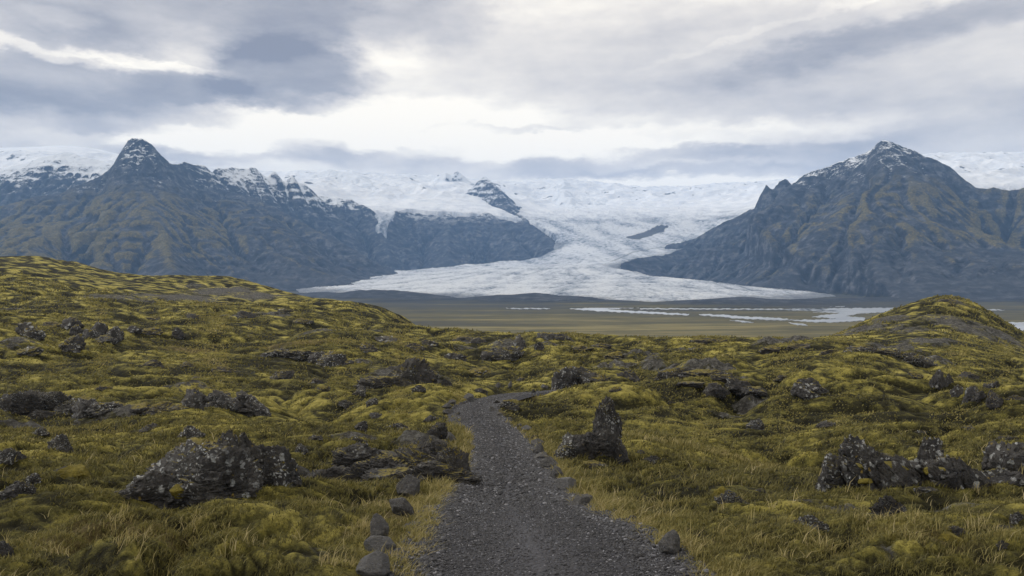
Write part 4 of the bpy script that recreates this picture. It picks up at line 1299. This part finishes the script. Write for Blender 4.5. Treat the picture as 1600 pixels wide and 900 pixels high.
for (qx, qy, qw, qh, qd) in [(1336, 730, 46, 12, .25), (1400, 728, 60, 14, .35), (1462, 736, 44, 14, .2), (1352, 752, 30, 10, 0.0)]:
    cushion('moss_cushion', ribs, qx, qy, qw, qh, drib[0] + qd)
outcrop('rock_outcrop', 'dark lichened rock mass cut by the right edge of the frame', 'rock outcrop', 1590, 758,
    [(1575, 728, 60, 28, 0, 0, 0.9), (1610, 745, 80, 40, 0, 0, 0.6), (1570, 758, 64, 30, 0.1, 0, 0.2), (1592, 764, 50, 24, 0, 0, 0)], M_ROCK_L, 4, 1.3, 0.4)
outcrop('rock_outcrop', 'long low black lichened outcrop at the left edge of the frame', 'rock outcrop', 55, 655,
    [(38, 638, 66, 30, 0, 0.1, 0), (75, 640, 60, 26, 0, 0, 0.4), (8, 655, 50, 30, 0, 0.1, 0), (110, 650, 60, 26, -0.2, 0.1, 0), (60, 658, 60, 16, 0, 0, -0.3), (90, 660, 50, 14, 0, 0, -0.3), (22, 632, 40, 20, 0, 0, 1)], M_ROCK_L, 5, 1.1, 0.3)
outcrop('rock_outcrop', 'sloping black outcrop under a mossy lip, second rock mass from the left edge', 'rock outcrop', 160, 648,
    [(150, 648, 60, 20, -0.3, 0.1, 0), (185, 648, 40, 12, 0, 0, 0), (130, 645, 40, 22, -0.2, 0, 0.3), (175, 640, 40, 12, -.2, 0, .4)], M_ROCK_L, 4, 1.4, 0.3)
outcrop('rock_outcrop', 'ragged row of dark rocks beneath a yellow moss bank in the left meadow', 'rock outcrop', 240, 646,
    [(215, 645, 36, 16, 0, 0.1, 0), (245, 646, 50, 16, 0, 0, 0), (275, 646, 44, 16, 0, 0.1, 0), (300, 640, 34, 30, -0.2, 0.2, 0.3)], M_ROCK_M, 4, 1.5, 0.3)
outcrop('rock_outcrop', 'dark sloping rock ribs running down right in the left meadow', 'rock outcrop', 360, 642,
    [(303, 628, 34, 22, -.1, 0.2, 0.8), (340, 630, 36, 24, -0.3, 0.2, 0.5), (358, 640, 40, 24, -0.5, 0.1, 0), (385, 630, 36, 22, -0.5, 0.2, 0.5), (400, 638, 34, 18, -0.6, 0.1, 0.2), (335, 645, 30, 16, 0, 0, 0), (378, 645, 34, 10, 0, 0, 0)], M_ROCK_L, 4, 1.4, 0.4)
outcrop('rock_outcrop', 'big mossy slab of pale brown rock rising beside a round boulder, middle distance', 'rock outcrop', 620, 604,
    [(600, 604, 70, 22, 0.6, 0, 0), (630, 602, 70, 34, 0.3, 0.1, 0.6), (655, 598, 40, 24, 0, 0, 1.0), (580, 604, 40, 14, 0.5, 0, 0), (645, 578, 50, 14, 0, 0, 3)], M_ROCK_F, 5, 1.2, 0.5)
outcrop('rock_outcrop', 'moss-topped dark outcrop beyond the bend where the path vanishes', 'rock outcrop', 900, 602,
    [(880, 600, 40, 22, 0.2, 0.1, 0), (900, 598, 50, 26, 0, 0.1, 0.6), (925, 600, 44, 20, -0.3, 0, 0)], M_ROCK_F, 4, 1.4, 0.5)
outcrop('rock_outcrop', 'broken grey rock ridge across the moss slope above the pinnacle to its right', 'rock outcrop', 1110, 596,
    [(1060, 586, 50, 10, 0, 0, 3), (1095, 590, 60, 14, -0.2, 0, 1), (1130, 594, 50, 14, -0.5, 0, 0), (1160, 600, 50, 12, -0.6, 0, -1), (1185, 610, 36, 9, -.6, 0, -3), (1080, 600, 40, 6, 0, 0, -2), (1120, 606, 40, 7, 0, 0, -3)], M_ROCK_F, 4, 1.5, 0.6)
outcrop('rock_outcrop', 'pair of sloping pale-edged rocks on the moss right of the broken ridge', 'rock outcrop', 1268, 620,
    [(1266, 612, 34, 20, -0.3, 0.2, 0.5), (1252, 614, 26, 14, -0.2, 0.1, 0), (1270, 624, 34, 14, -0.6, 0, -0.8), (1284, 612, 22, 12, -0.5, 0, 0.5)], M_ROCK_F, 4, 1.4, 0.5)
outcrop('rock_outcrop', 'layered mid-distance outcrop at the left foot of the central hummocky ridge', 'rock outcrop', 505, 572,
    [(515, 572, 50, 20, -0.1, 0.1, 0), (545, 574, 30, 12, 0, 0, 0), (495, 564, 36, 16, 0, 0.1, 1), (455, 558, 60, 14, 0.2, 0, 1.5), (430, 554, 40, 9, 0.2, 0, 1.5), (475, 560, 40, 12, 0, 0, 2)], M_ROCK_F, 4, 1.5, 0.6)
outcrop('rock_outcrop', 'craggy knob on the ridge line left of centre, above the mossy slab', 'rock outcrop', 785, 562,
    [(788, 562, 48, 22, 0.1, 0.2, 0), (770, 558, 34, 16, 0.3, 0.1, 1), (806, 556, 26, 14, -0.1, 0.2, 1)], M_ROCK_F, 4, 1.5, 0.5)
outcrop('rock_outcrop', 'rock brow with mossy top standing against the brown valley floor, centre', 'rock outcrop', 866, 532,
    [(858, 532, 34, 15, 0, 0.2, 0), (878, 534, 36, 12, -0.3, 0.1, 0), (890, 536, 24, 7, 0, 0, 0)], M_ROCK_F, 4, 1.5, 0.5)
outcrop('rock_outcrop', 'cluster of rocky knobs on the ridge below the brown plain, left of centre', 'rock outcrop', 735, 540,
    [(724, 536, 34, 14, 0.1, 0.2, 2), (745, 540, 40, 12, 0, 0.1, 0), (760, 542, 26, 9, 0, 0, 0), (700, 548, 40, 12, 0.3, 0, 0)], M_ROCK_F, 4, 1.5, 0.5)
outcrop('rock_outcrop', 'low dark rock crest on the moor skyline right of centre', 'rock outcrop', 1110, 540,
    [(1110, 538, 50, 9, 0, 0, 0), (1090, 540, 40, 7, 0, 0, 0), (1140, 540, 40, 6, 0, 0, 0)], M_ROCK_F, 4, 1.5, 0.5)
outcrop('rock_outcrop', 'dark craggy band along the moor crest under the round grassy hill', 'rock outcrop', 1390, 556,
    [(1360, 552, 50, 13, 0, 0.1, 0), (1395, 556, 50, 11, -0.3, 0, 0), (1345, 548, 30, 9, 0, 0, 2), (1425, 562, 50, 9, -0.4, 0, 0), (1450, 566, 36, 8, -0.5, 0, 0)], M_ROCK_F, 4, 1.6, 0.5)
outcrop('rock_outcrop', 'jumbled crag at the bottom of the dark scree on the left hill', 'rock outcrop', 160, 535,
    [(150, 520, 34, 18, 0, 0.2, 6), (165, 536, 36, 14, -0.2, 0.1, 0), (135, 535, 30, 20, 0, 0.1, 2), (178, 524, 20, 14, 0, 0.1, 4), (120, 520, 20, 10, 0, 0, 6)], M_ROCK_F, 4, 1.5, 0.4)

# ---- single boulders, each described by its surroundings
B_, K_ = 'boulder', 'boulder'
rocks([
    (665, 588, 30, 22, 'M', B_, 'round brown boulder sitting behind the big mossy slab', K_),
    (296, 686, 38, 22, 'L', B_, 'knobby dark boulder in moss above the large lichened outcrop', K_),
    (231, 675, 26, 13, 'L', B_, 'small dark triangular boulder with pale top, left of the knobby one', K_),
    (92, 706, 34, 26, 'L', B_, 'black boulder under a moss cap near the left edge', K_),
    (60, 680, 30, 13, 'L', B_, 'low black rock in a moss hollow at the far left', K_),
    (8, 724, 34, 24, 'L', B_, 'dark boulder cut by the left edge beside a mossy hummock', K_),
    (45, 760, 40, 20, 'L', B_, 'upper of two smooth black boulders at the left edge', K_),
    (20, 775, 52, 24, 'L', B_, 'lower of two smooth black boulders at the left edge', K_),
    (4, 868, 22, 20, 'L', B_, 'dark rock corner poking in at the bottom left edge', K_),
    (682, 684, 30, 22, 'D', B_, 'angular dark boulder perched on top of the layered ledge', K_),
    (704, 690, 16, 16, 'S', B_, 'narrow slanted stone right of the boulder on the ledge', K_),
    (562, 618, 24, 16, 'L', B_, 'dark pointed rock in moss left of the path bend', K_),
    (541, 636, 24, 12, 'L', B_, 'left one of two low dark rocks in the meadow left of the bend', K_),
    (580, 633, 20, 10, 'L', B_, 'right one of two low dark rocks in the meadow left of the bend', K_),
    (588, 655, 24, 9, 'L', B_, 'flat grey rock in yellow moss midway between meadow and ledge', K_),
    (563, 671, 22, 12, 'L', B_, 'pale crusted rock lying in moss above the dark ledge', K_),
    (557, 693, 26, 11, 'L', B_, 'pointed grey rock on the moss just above the ledge', K_),
    (673, 659, 20, 11, 'L', B_, 'dark pointed rock near the path, above the overhanging grass bank', K_),
    (621, 672, 26, 10, 'L', B_, 'low dark rock beside the upper end of the ledge', K_),
    (470, 708, 22, 12, 'L', B_, 'dark rock in the mossy hollow right of the lichened outcrop', K_),
    (455, 674, 14, 6, 'L', B_, 'tiny dark rock in bright moss above the lichened outcrop', K_),
    (490, 688, 26, 7, 'L', B_, 'flat brown rock half buried in moss right of the tiny one', K_),
    (654, 611, 18, 9, 'F', B_, 'small pale rock on moss below the big slab', K_),
    (697, 604, 20, 14, 'F', B_, 'pointed rock standing in moss left of the vanishing path', K_),
    (732, 625, 16, 12, 'S', B_, 'blue grey boulder at the outer edge of the path bend', K_),
    (750, 614, 18, 8, 'F', B_, 'low rock behind the blue grey boulder at the bend', K_),
    (437, 592, 34, 16, 'F', B_, 'pointed pale rock alone in the flat brown meadow', K_),
    (493, 600, 24, 10, 'F', B_, 'dark rock right of the pointed one in the brown meadow', K_),
    (502, 611, 22, 8, 'F', B_, 'small dark rock just below its neighbour in the brown meadow', K_),
    (277, 528, 22, 14, 'F', B_, 'dark round rock alone on the left hillside meadow', K_),
    (230, 524, 40, 12, 'F', B_, 'long dark rock left of the round one on the left hillside', K_),
    (205, 520, 26, 11, 'F', B_, 'dark rock at the left end of the hillside row', K_),
    (43, 526, 34, 22, 'F', B_, 'pyramid shaped grey rock on moss near the left edge', K_),
    (105, 513, 30, 19, 'F', B_, 'pointed crag topmost of the hillside jumble at left', K_),
    (105, 548, 40, 24, 'F', B_, 'broad leaning crag lowest of the hillside jumble at left', K_),
    (78, 512, 30, 10, 'F', B_, 'flat grey rock band left of the pointed crag', K_),
    (30, 556, 44, 13, 'F', B_, 'flat dark rock shelf in moss at the left edge', K_),
    (235, 572, 34, 11, 'F', B_, 'pale sloping rock in moss left of the flat brown meadow', K_),
    (290, 574, 26, 10, 'F', B_, 'dark rock right of the pale sloping one at the meadow edge', K_),
    (345, 582, 44, 11, 'F', B_, 'long pale rock streak at the edge of the brown meadow', K_),
    (165, 612, 26, 8, 'M', B_, 'mossy rock on the round hummock above the left outcrops', K_),
    (300, 498, 24, 8, 'F', B_, 'dark rock in bright moss on the left slope', K_),
    (240, 500, 26, 7, 'F', B_, 'low pale rock mound on the left slope above the dark row', K_),
    (385, 497, 30, 10, 'F', B_, 'dark jagged rock under the grey scree hump of the left hill', K_),
    (470, 505, 30, 9, 'F', B_, 'small crag on the slope right of the scree hump', K_),
    (440, 488, 24, 7, 'F', B_, 'low crag near the end of the left hill crest', K_),
    (388, 530, 26, 7, 'F', B_, 'grey rock patch above the brown meadow', K_),
    (575, 550, 30, 14, 'F', B_, 'dark rock behind the layered mid-distance outcrop', K_),
    (610, 535, 40, 10, 'F', B_, 'rocky lip on the ridge above the layered outcrop', K_),
    (645, 548, 30, 12, 'F', B_, 'rocky knob on the ridge above the mossy slab', K_),
    (670, 540, 30, 9, 'F', B_, 'flat crag on the ridge right of the rocky knob', K_),
    (708, 562, 30, 11, 'F', B_, 'dark rock in the moss slope behind the round boulder', K_),
    (750, 586, 50, 13, 'F', B_, 'low grey rock dome in moss above the path bend', K_),
    (812, 545, 24, 20, 'F', B_, 'steep dark knob right of the craggy one on the ridge', K_),
    (843, 547, 18, 15, 'F', B_, 'narrow dark knob between two ridge crags at centre', K_),
    (840, 557, 20, 6, 'F', B_, 'low pale rock below the narrow dark knob', K_),
    (940, 544, 26, 8, 'F', B_, 'low rock on the moor crest right of the centre brow', K_),
    (905, 548, 36, 9, 'F', B_, 'grey crag in moss below the moor crest at centre', K_),
    (960, 560, 36, 10, 'F', B_, 'grey rock above the pale rock streak at centre', K_),
    (984, 595, 30, 16, 'F', B_, 'pointed dark rock right of the moss-topped outcrop', K_),
    (814, 596, 20, 7, 'F', B_, 'pale flat rock left of the moss-topped outcrop', K_),
    (961, 613, 18, 8, 'F', B_, 'small crag on the moss right above the pinnacle', K_),
    (1048, 633, 14, 8, 'F', B_, 'tiny pointed rock on the open moss slope right of the pinnacle', K_),
    (1105, 637, 14, 9, 'F', B_, 'tiny dark rock right of the tiny pointed one', K_),
    (1181, 670, 30, 14, 'L', B_, 'dark rounded rock on the open right slope', K_),
    (1294, 668, 30, 11, 'L', B_, 'pale topped rock right of the dark rounded one', K_),
    (1225, 593, 24, 8, 'F', B_, 'low rock up the slope from the pale-edged pair', K_),
    (1440, 675, 36, 7, 'L', B_, 'flat grey rock above the ribbed outcrop', K_),
    (1515, 672, 22, 6, 'L', B_, 'left one of three flat rocks at the right edge slope', K_),
    (1570, 687, 20, 6, 'L', B_, 'middle one of three flat rocks at the right edge slope', K_),
    (1592, 691, 26, 8, 'L', B_, 'right one of three flat rocks at the right edge slope', K_),
    (1468, 605, 26, 30, 'F', B_, 'tall pale boulder at the head of the crag row under the grassy hill', K_),
    (1484, 600, 12, 16, 'F', B_, 'dark narrow rock just right of the tall pale boulder', K_),
    (1500, 619, 24, 20, 'F', B_, 'second boulder down the crag row under the grassy hill', K_),
    (1524, 627, 26, 26, 'F', B_, 'third boulder down the crag row under the grassy hill', K_),
    (1557, 634, 28, 26, 'F', B_, 'last and lowest boulder of the crag row under the grassy hill', K_),
    (1432, 590, 26, 10, 'F', B_, 'dark ledge rock left above the crag row', K_),
    (1520, 592, 30, 12, 'F', B_, 'ledge rock on the crest above the second crag boulder', K_),
    (1555, 606, 26, 12, 'F', B_, 'ledge rock on the crest above the lowest crag boulder', K_),
    (1590, 628, 24, 10, 'F', B_, 'grey rock on the slope right of the crag row', K_),
    (1250, 545, 40, 9, 'F', B_, 'low crag on the moor crest left of the grassy hill', K_),
    (1215, 550, 40, 10, 'F', B_, 'dark rock patch left of the low crest crag', K_),
    (1300, 552, 30, 7, 'F', B_, 'low dark rock right of the low crest crag', K_),
    (1485, 474, 26, 7, 'F', B_, 'dark rock cap on the summit of the grassy hill', K_),
    (1393, 806, 40, 30, 'L', B_, 'lichened boulder with a white patch below the ribbed outcrop', K_),
    (1268, 828, 46, 20, 'L', B_, 'dark flat-topped boulder in grass left below the white-patched one', K_),
    (1146, 786, 42, 18, 'L', B_, 'dark rock emerging from a moss bank right of the path', K_),
    (1500, 838, 36, 16, 'L', B_, 'dark broken rock in moss below the right outcrop', K_),
    (1594, 820, 24, 22, 'L', B_, 'pale edged rock at the right edge below the outcrops', K_),
    (1576, 862, 30, 14, 'D', B_, 'dark rock in the grass at the lower right edge', K_),
    (1022, 724, 30, 13, 'L', B_, 'low dark rock in grass just right of the pinnacle', K_),
    (1000, 711, 14, 8, 'L', B_, 'tiny pointed dark rock between pinnacle and low rock', K_),
    (798, 640, 26, 14, 'F', B_, 'small pale pointed rock inside the path bend', K_),
    (1190, 770, 20, 7, 'L', B_, 'small flat slate on the moss right of the moss bank rock', K_),
], 'rocks scattered over the moor')

# ---- stones lining the path
T_, Q_ = 'edging_stone', 'stone'
rocks([
    (580, 903, 62, 26, 'P', T_, 'pale grey stone at the bottom of the left path edge', Q_),
    (592, 866, 44, 18, 'P', T_, 'flat pale stone second from the bottom of the left path edge', Q_),
    (592, 846, 34, 28, 'S', T_, 'rounded dark stone above the flat pale one, left path edge', Q_),
    (626, 806, 34, 22, 'S', T_, 'brown stone half hidden by grass, left path edge', Q_),
    (638, 778, 33, 26, 'S', T_, 'squarish grey stone in tan grass, left path edge', Q_),
    (667, 750, 30, 16, 'S', T_, 'low stone under a moss cushion by the dark ledge', Q_),
    (1048, 868, 38, 26, 'S', T_, 'dark angular stone at the lower right path edge', Q_),
    (909, 798, 32, 18, 'S', T_, 'brown block below the pale flat stone, right path edge', Q_),
    (887, 764, 30, 13, 'P', T_, 'pale flat-topped block on the right path edge', Q_),
    (870, 748, 22, 15, 'S', T_, 'mossy brown stone just above the pale block', Q_),
    (858, 736, 24, 16, 'S', T_, 'grey stone with moss skirt, second above the pale block', Q_),
    (848, 722, 24, 12, 'S', T_, 'flat grey stone, third above the pale block', Q_),
    (841, 712, 20, 13, 'S', T_, 'rounded grey stone, fourth above the pale block', Q_),
    (840, 698, 18, 9, 'S', T_, 'low dark stone, fifth above the pale block', Q_),
    (836, 686, 12, 5, 'D', T_, 'small dark stone at the top of the row of five', Q_),
    (823, 674, 14, 7, 'P', T_, 'pale wedge of stone on the right edge above the row', Q_),
    (812, 668, 8, 5, 'S', T_, 'tiny grey stone left of the pale wedge', Q_),
    (796, 659, 9, 6, 'P', T_, 'small bright stone on the inside of the bend', Q_),
    (780, 654, 13, 8, 'S', T_, 'flat stone left of the small bright one inside the bend', Q_),
    (769, 646, 11, 8, 'S', T_, 'rounded stone at the tightest point of the bend', Q_),
    (776, 634, 9, 6, 'D', T_, 'dark stone inside the far turn of the path', Q_),
    (716, 652, 12, 6, 'D', T_, 'dark stone at the grass bank on the outer bend', Q_),
    (700, 648, 16, 7, 'S', T_, 'left of the dark stones on the outer bend', Q_),
    (698, 639, 14, 7, 'S', T_, 'grey stone above the outer bend pair', Q_),
    (706, 632, 12, 6, 'S', T_, 'upper grey stone at the outer bend', Q_),
    (834, 616, 8, 5, 'D', T_, 'dark stone where the path disappears to the right', Q_),
    (850, 608, 12, 6, 'S', T_, 'grey stone just past the end of the visible path', Q_),
    (778, 608, 7, 8, 'S', T_, 'small upright stone behind the far turn', Q_),
    (797, 607, 7, 8, 'S', T_, 'second small upright stone behind the far turn, right', Q_),
], 'stones lining the footpath')

# ---- moss cushions beside the path
for (px, py, w, h, lb) in [(680, 748, 38, 22, 'round yellow moss cushion beside the path at the ledge foot'), (108, 750, 62, 26, 'domed moss hummock over dark soil at the left'),
                           (1130, 778, 34, 20, 'rounded moss cushion next to the dark bank rock, right'), (1490, 852, 60, 18, 'bright moss hummock in the lower right corner')]:
    X, Dp = hit([px], [py])
    d = Dp[0]
    W, Hh = w * d / F, h * d / F
    g_, f_ = rock_geo(int(px) + 5, (W, W * 0.8, Hh * 1.7), 5, 50, 0.35)
    o = tri_mesh('moss_hummock', [(g_, f_)], M_MOSS)
    smooth_shade(o)
    o.location = (X[0], d + W * 0.25, CAMZ + (HZ - py) / F * d + Hh * 0.1)
    tag(o, lb, 'moss', 'rounded moss cushions')

# ---- loose gravel
rg = np.random.default_rng(12)
def pebbles(n, name, mat, dmin, dmax, across, label, far=False):
    v0, f0 = ico(1)
    d = np.exp(rg.uniform(math.log(dmin), math.log(dmax), n))
    i = np.clip(np.interp(d, PL[:, 1], np.arange(npt)), 0, npt - 1)
    e_ = rg.uniform(-1, 1, n); e_ = np.sign(e_) * np.abs(e_) ** 0.62 * across
    X = np.interp(i, np.arange(npt), PL[:, 0]) + e_
    Y = d
    pd = path_dist(X, Y)
    z = np.maximum(path_z(X, Y), zfun(X, Y))
    s = np.exp(rg.normal(0, 0.5, n)) * (0.00085 * d if far else 0.0015 + 0.00026 * d) * np.where(pd > 0.65, 1.6, 1.0)
    s = np.minimum(s, 0.03) * (1 if far else (1 - 0.5 * sstep(d, 9, 16)))
    sc3 = s[:, None] * rg.uniform([0.7, 0.7, 0.4], [1.4, 1.2, 0.8], (n, 3))
    th = rg.uniform(0, 2 * PI, n)
    P = v0[None] * (1 + 0.25 * rg.normal(size=(n, len(v0)))[:, :, None]) * sc3[:, None]
    c_, s_ = np.cos(th)[:, None], np.sin(th)[:, None]
    Q = np.stack([P[:, :, 0] * c_ - P[:, :, 1] * s_, P[:, :, 0] * s_ + P[:, :, 1] * c_, P[:, :, 2]], -1)
    Q += np.stack([X, Y, z + s * 0.25], -1)[:, None]
    Fc = (f0[None] + (np.arange(n) * len(v0))[:, None, None]).reshape(-1, 3)
    o = mesh_np(name, Q.reshape(-1, 3), Fc.ravel(), np.arange(len(Fc)) * 3, mat, {'shade': np.repeat(rg.random(n), len(v0))}, smooth=False)
    tag(o, label, 'gravel', kind='stuff')


def mat_pebble():
    m, t, b = new_mat('loose_gravel')
    c = t.ramp(t.attr('shade'), [(0.0, (0.009, 0.009, 0.012)), (0.6, (0.025, 0.025, 0.030)), (0.92, (0.050, 0.050, 0.058)), (0.988, (0.18, 0.18, 0.20))])
    t.put(b.inputs['Base Color'], c)
    b.inputs['Roughness'].default_value = 0.6
    b.inputs['Specular IOR Level'].default_value = 0.4
    return m
pebbles(150000, 'gravel', mat_pebble(), 3.9, 17, 1.0, 'loose dark basalt gravel covering the footpath')
pebbles(45000, 'gravel', bpy.data.materials['loose_gravel'], 10, 50, 0.95, 'loose dark gravel farther down the footpath', far=True)


# ---- grass and low heath
def blades(name, label, X, Y, hgt, wid, tint, lean_amt, rs):
    clear = np.ones(len(X), bool)
    for (sx, sy, sw) in STONES:       # the stones keep the turf off, most of all on the path side in front of them
        clear &= (((X - sx) / (sw * 0.62)) ** 2 + ((Y - sy + sw * 0.35) / (sw * 0.8)) ** 2) > 1
    X, Y, hgt, wid, tint = X[clear], Y[clear], hgt[clear], wid[clear], tint[clear]
    n = len(X)
    z = zfun(X, Y)
    th = rs.uniform(0, 2 * PI, n)
    ld = rs.uniform(0, 2 * PI, n)
    la = np.abs(rs.normal(0, 1, n)) * lean_amt * hgt
    dx_, dy_ = np.cos(ld) * la + 0.18 * hgt, np.sin(ld) * la
    wx1, wy1 = np.cos(th) * wid / 2, np.sin(th) * wid / 2
    B = np.stack([X, Y, z - 0.01], -1)
    def lvl(t, w):
        c = B + np.stack([dx_ * t ** 1.8, dy_ * t ** 1.8, hgt * (t - 0.28 * t * t)], -1)
        o_ = np.stack([wx1 * w, wy1 * w, np.zeros(n)], -1)
        return c - o_, c + o_
    a0, a1 = lvl(0, 1.0); b0, b1 = lvl(0.5, 0.8); t0, _ = lvl(1.0, 0.0)
    V = np.stack([a0, a1, b1, b0, t0], 1).reshape(-1, 3)
    k = np.arange(n)[:, None] * 5
    quads = k + np.array([[0, 1, 2, 3]]); tris = k + np.array([[3, 2, 4]])
    loops = np.concatenate([quads.ravel(), tris.ravel()])
    starts = np.concatenate([np.arange(n) * 4, n * 4 + np.arange(n) * 3])
    o = mesh_np(name, V, loops, starts, M_BLADE, {'tint': np.repeat(np.clip(tint, 0, 1), 5), 'tip': np.tile([0, 0, .5, .5, 1], n)}, smooth=False)
    tag(o, label, 'grass', kind='stuff')


def scatter(n, dmin, dmax, rs, pw_=1.0):
    """points over the near ground, evenly spread in angle and log range"""
    d = np.exp(rs.uniform(0, 1, n) ** pw_ * math.log(dmax / dmin) + math.log(dmin))
    return rs.uniform(-0.70, 0.70, n) * d, d


rs = np.random.default_rng(21)
X, Y = scatter(420000, 3.7, 30, rs)
e = corridor(X, Y)
tm = np.maximum(tan_mask(X, Y), 0.9 * np.exp(-np.maximum(e, 0) / 0.45))
patch = fbm(X / 0.9, Y / 0.9, 3, 501); patch2 = fbm(X / 0.22, Y / 0.22, 2, 502)
rmk = rock_mask(X, Y)
ok = (e > -0.02) & (rmk < 0.45 + 0.25 * patch) & ((patch * 1.3 + patch2 * 0.7 + 0.35 + tm) > rs.uniform(-0.1, 0.9, len(X)))
X, Y, tm, patch, patch2, e = X[ok], Y[ok], tm[ok], patch[ok], patch2[ok], e[ok]
hg = (0.028 + 0.035 * np.clip(patch2 + 0.5, 0, 1)) * (1 + 0.9 * tm) * np.clip(Y / 7, 0.8, 2.2) * np.exp(rs.normal(0, 0.25, len(X)))
wd = np.clip(0.0013 * Y, 0.005, 0.03)
ti = 0.27 + 0.30 * patch + 0.22 * patch2 + 0.34 * tm + rs.normal(0, 0.11, len(X))
blades('grass', 'short olive grass and heath over the near moor', X, Y, hg, wd, ti, 0.55, rs)
# tussocks and moss shoots farther off
X, Y = scatter(480000, 14, 330, rs)
e = corridor(X, Y)
tm = tan_mask(X, Y)
lw = Y * 0.03
patch = fbm(X / 6, Y / 6, 4, 521); patch2 = fbm(X / lw / 1.3, Y / lw / 4, 3, 522)
ok = (e > 0.1) & (rock_mask(X, Y) < 0.42 + 0.2 * patch) & (patch2 + 0.30 + 0.6 * tm > rs.uniform(-0.15, 0.75, len(X)))
X, Y, tm, patch, patch2 = X[ok], Y[ok], tm[ok], patch[ok], patch2[ok]
hg = 0.0032 * Y ** 0.92 * np.exp(rs.normal(0, 0.35, len(X)))
blades('heath_tufts', 'low tufts of moss and grass over the farther moor', X, Y, hg, 0.0021 * Y ** 0.95, 0.45 + 0.30 * patch + 0.25 * patch2 + 0.25 * tm + rs.normal(0, 0.09, len(X)), 0.5, rs)
# long dry tufts along the path and on the dry strips
X, Y = scatter(200000, 3.7, 26, rs)
e = corridor(X, Y)
tm = np.maximum(tan_mask(X, Y), 1.0 * np.exp(-np.maximum(e, 0) / 0.38) * np.where(X < 0, 1.0, 0.75))
tuft = fbm(X / 0.35, Y / 0.35, 3, 511)
ok = (e > -0.05) & (rock_mask(X, Y) < 0.4) & (tm * 0.9 + tuft * 1.3 > 0.62 + rs.uniform(-0.12, 0.3, len(X)))
X, Y, tm, tuft = X[ok], Y[ok], tm[ok], tuft[ok]
hg = (0.07 + 0.09 * np.clip(tuft + 0.3, 0, 1)) * np.exp(rs.normal(0, 0.3, len(X))) * np.clip(Y / 8, 0.8, 1.5)
blades('dry_grass', 'long tan dry grass in tufts beside the footpath', X, Y, hg, np.clip(0.0010 * Y, 0.0045, 0.02), 0.72 + 0.2 * tuft + rs.normal(0, 0.12, len(X)), 0.6, rs)

# ------------------------------------------------------------------ haze
hm = bpy.data.materials.new('haze_air')
hm.use_nodes = True
ht = NT(hm.node_tree)
ht.n.clear()
pv = ht.node('ShaderNodeVolumePrincipled')
pv.inputs['Color'].default_value = (0.32, 0.56, 1.0, 1)
pv.inputs['Density'].default_value = 4.2e-5
pv.inputs['Anisotropy'].default_value = 0.0
oo = ht.node('ShaderNodeOutputMaterial')
ht.l.new(pv.outputs[0], oo.inputs['Volume'])
x0, x1, y0, y1, z0, z1 = -26000, 26000, -5500, 26000, -7.5, 2350
hv = [(x, y, z) for z in (z0, z1) for y in (y0, y1) for x in (x0, x1)]
me = bpy.data.meshes.new('haze')
me.from_pydata(hv, [], [(0, 2, 3, 1), (4, 5, 7, 6), (0, 1, 5, 4), (2, 6, 7, 3), (0, 4, 6, 2), (1, 3, 7, 5)])
me.materials.append(hm)
hz_o = link(bpy.data.objects.new('haze', me))
tag(hz_o, 'thin blue haze in the air between the moor and the mountains', 'haze', kind='stuff')
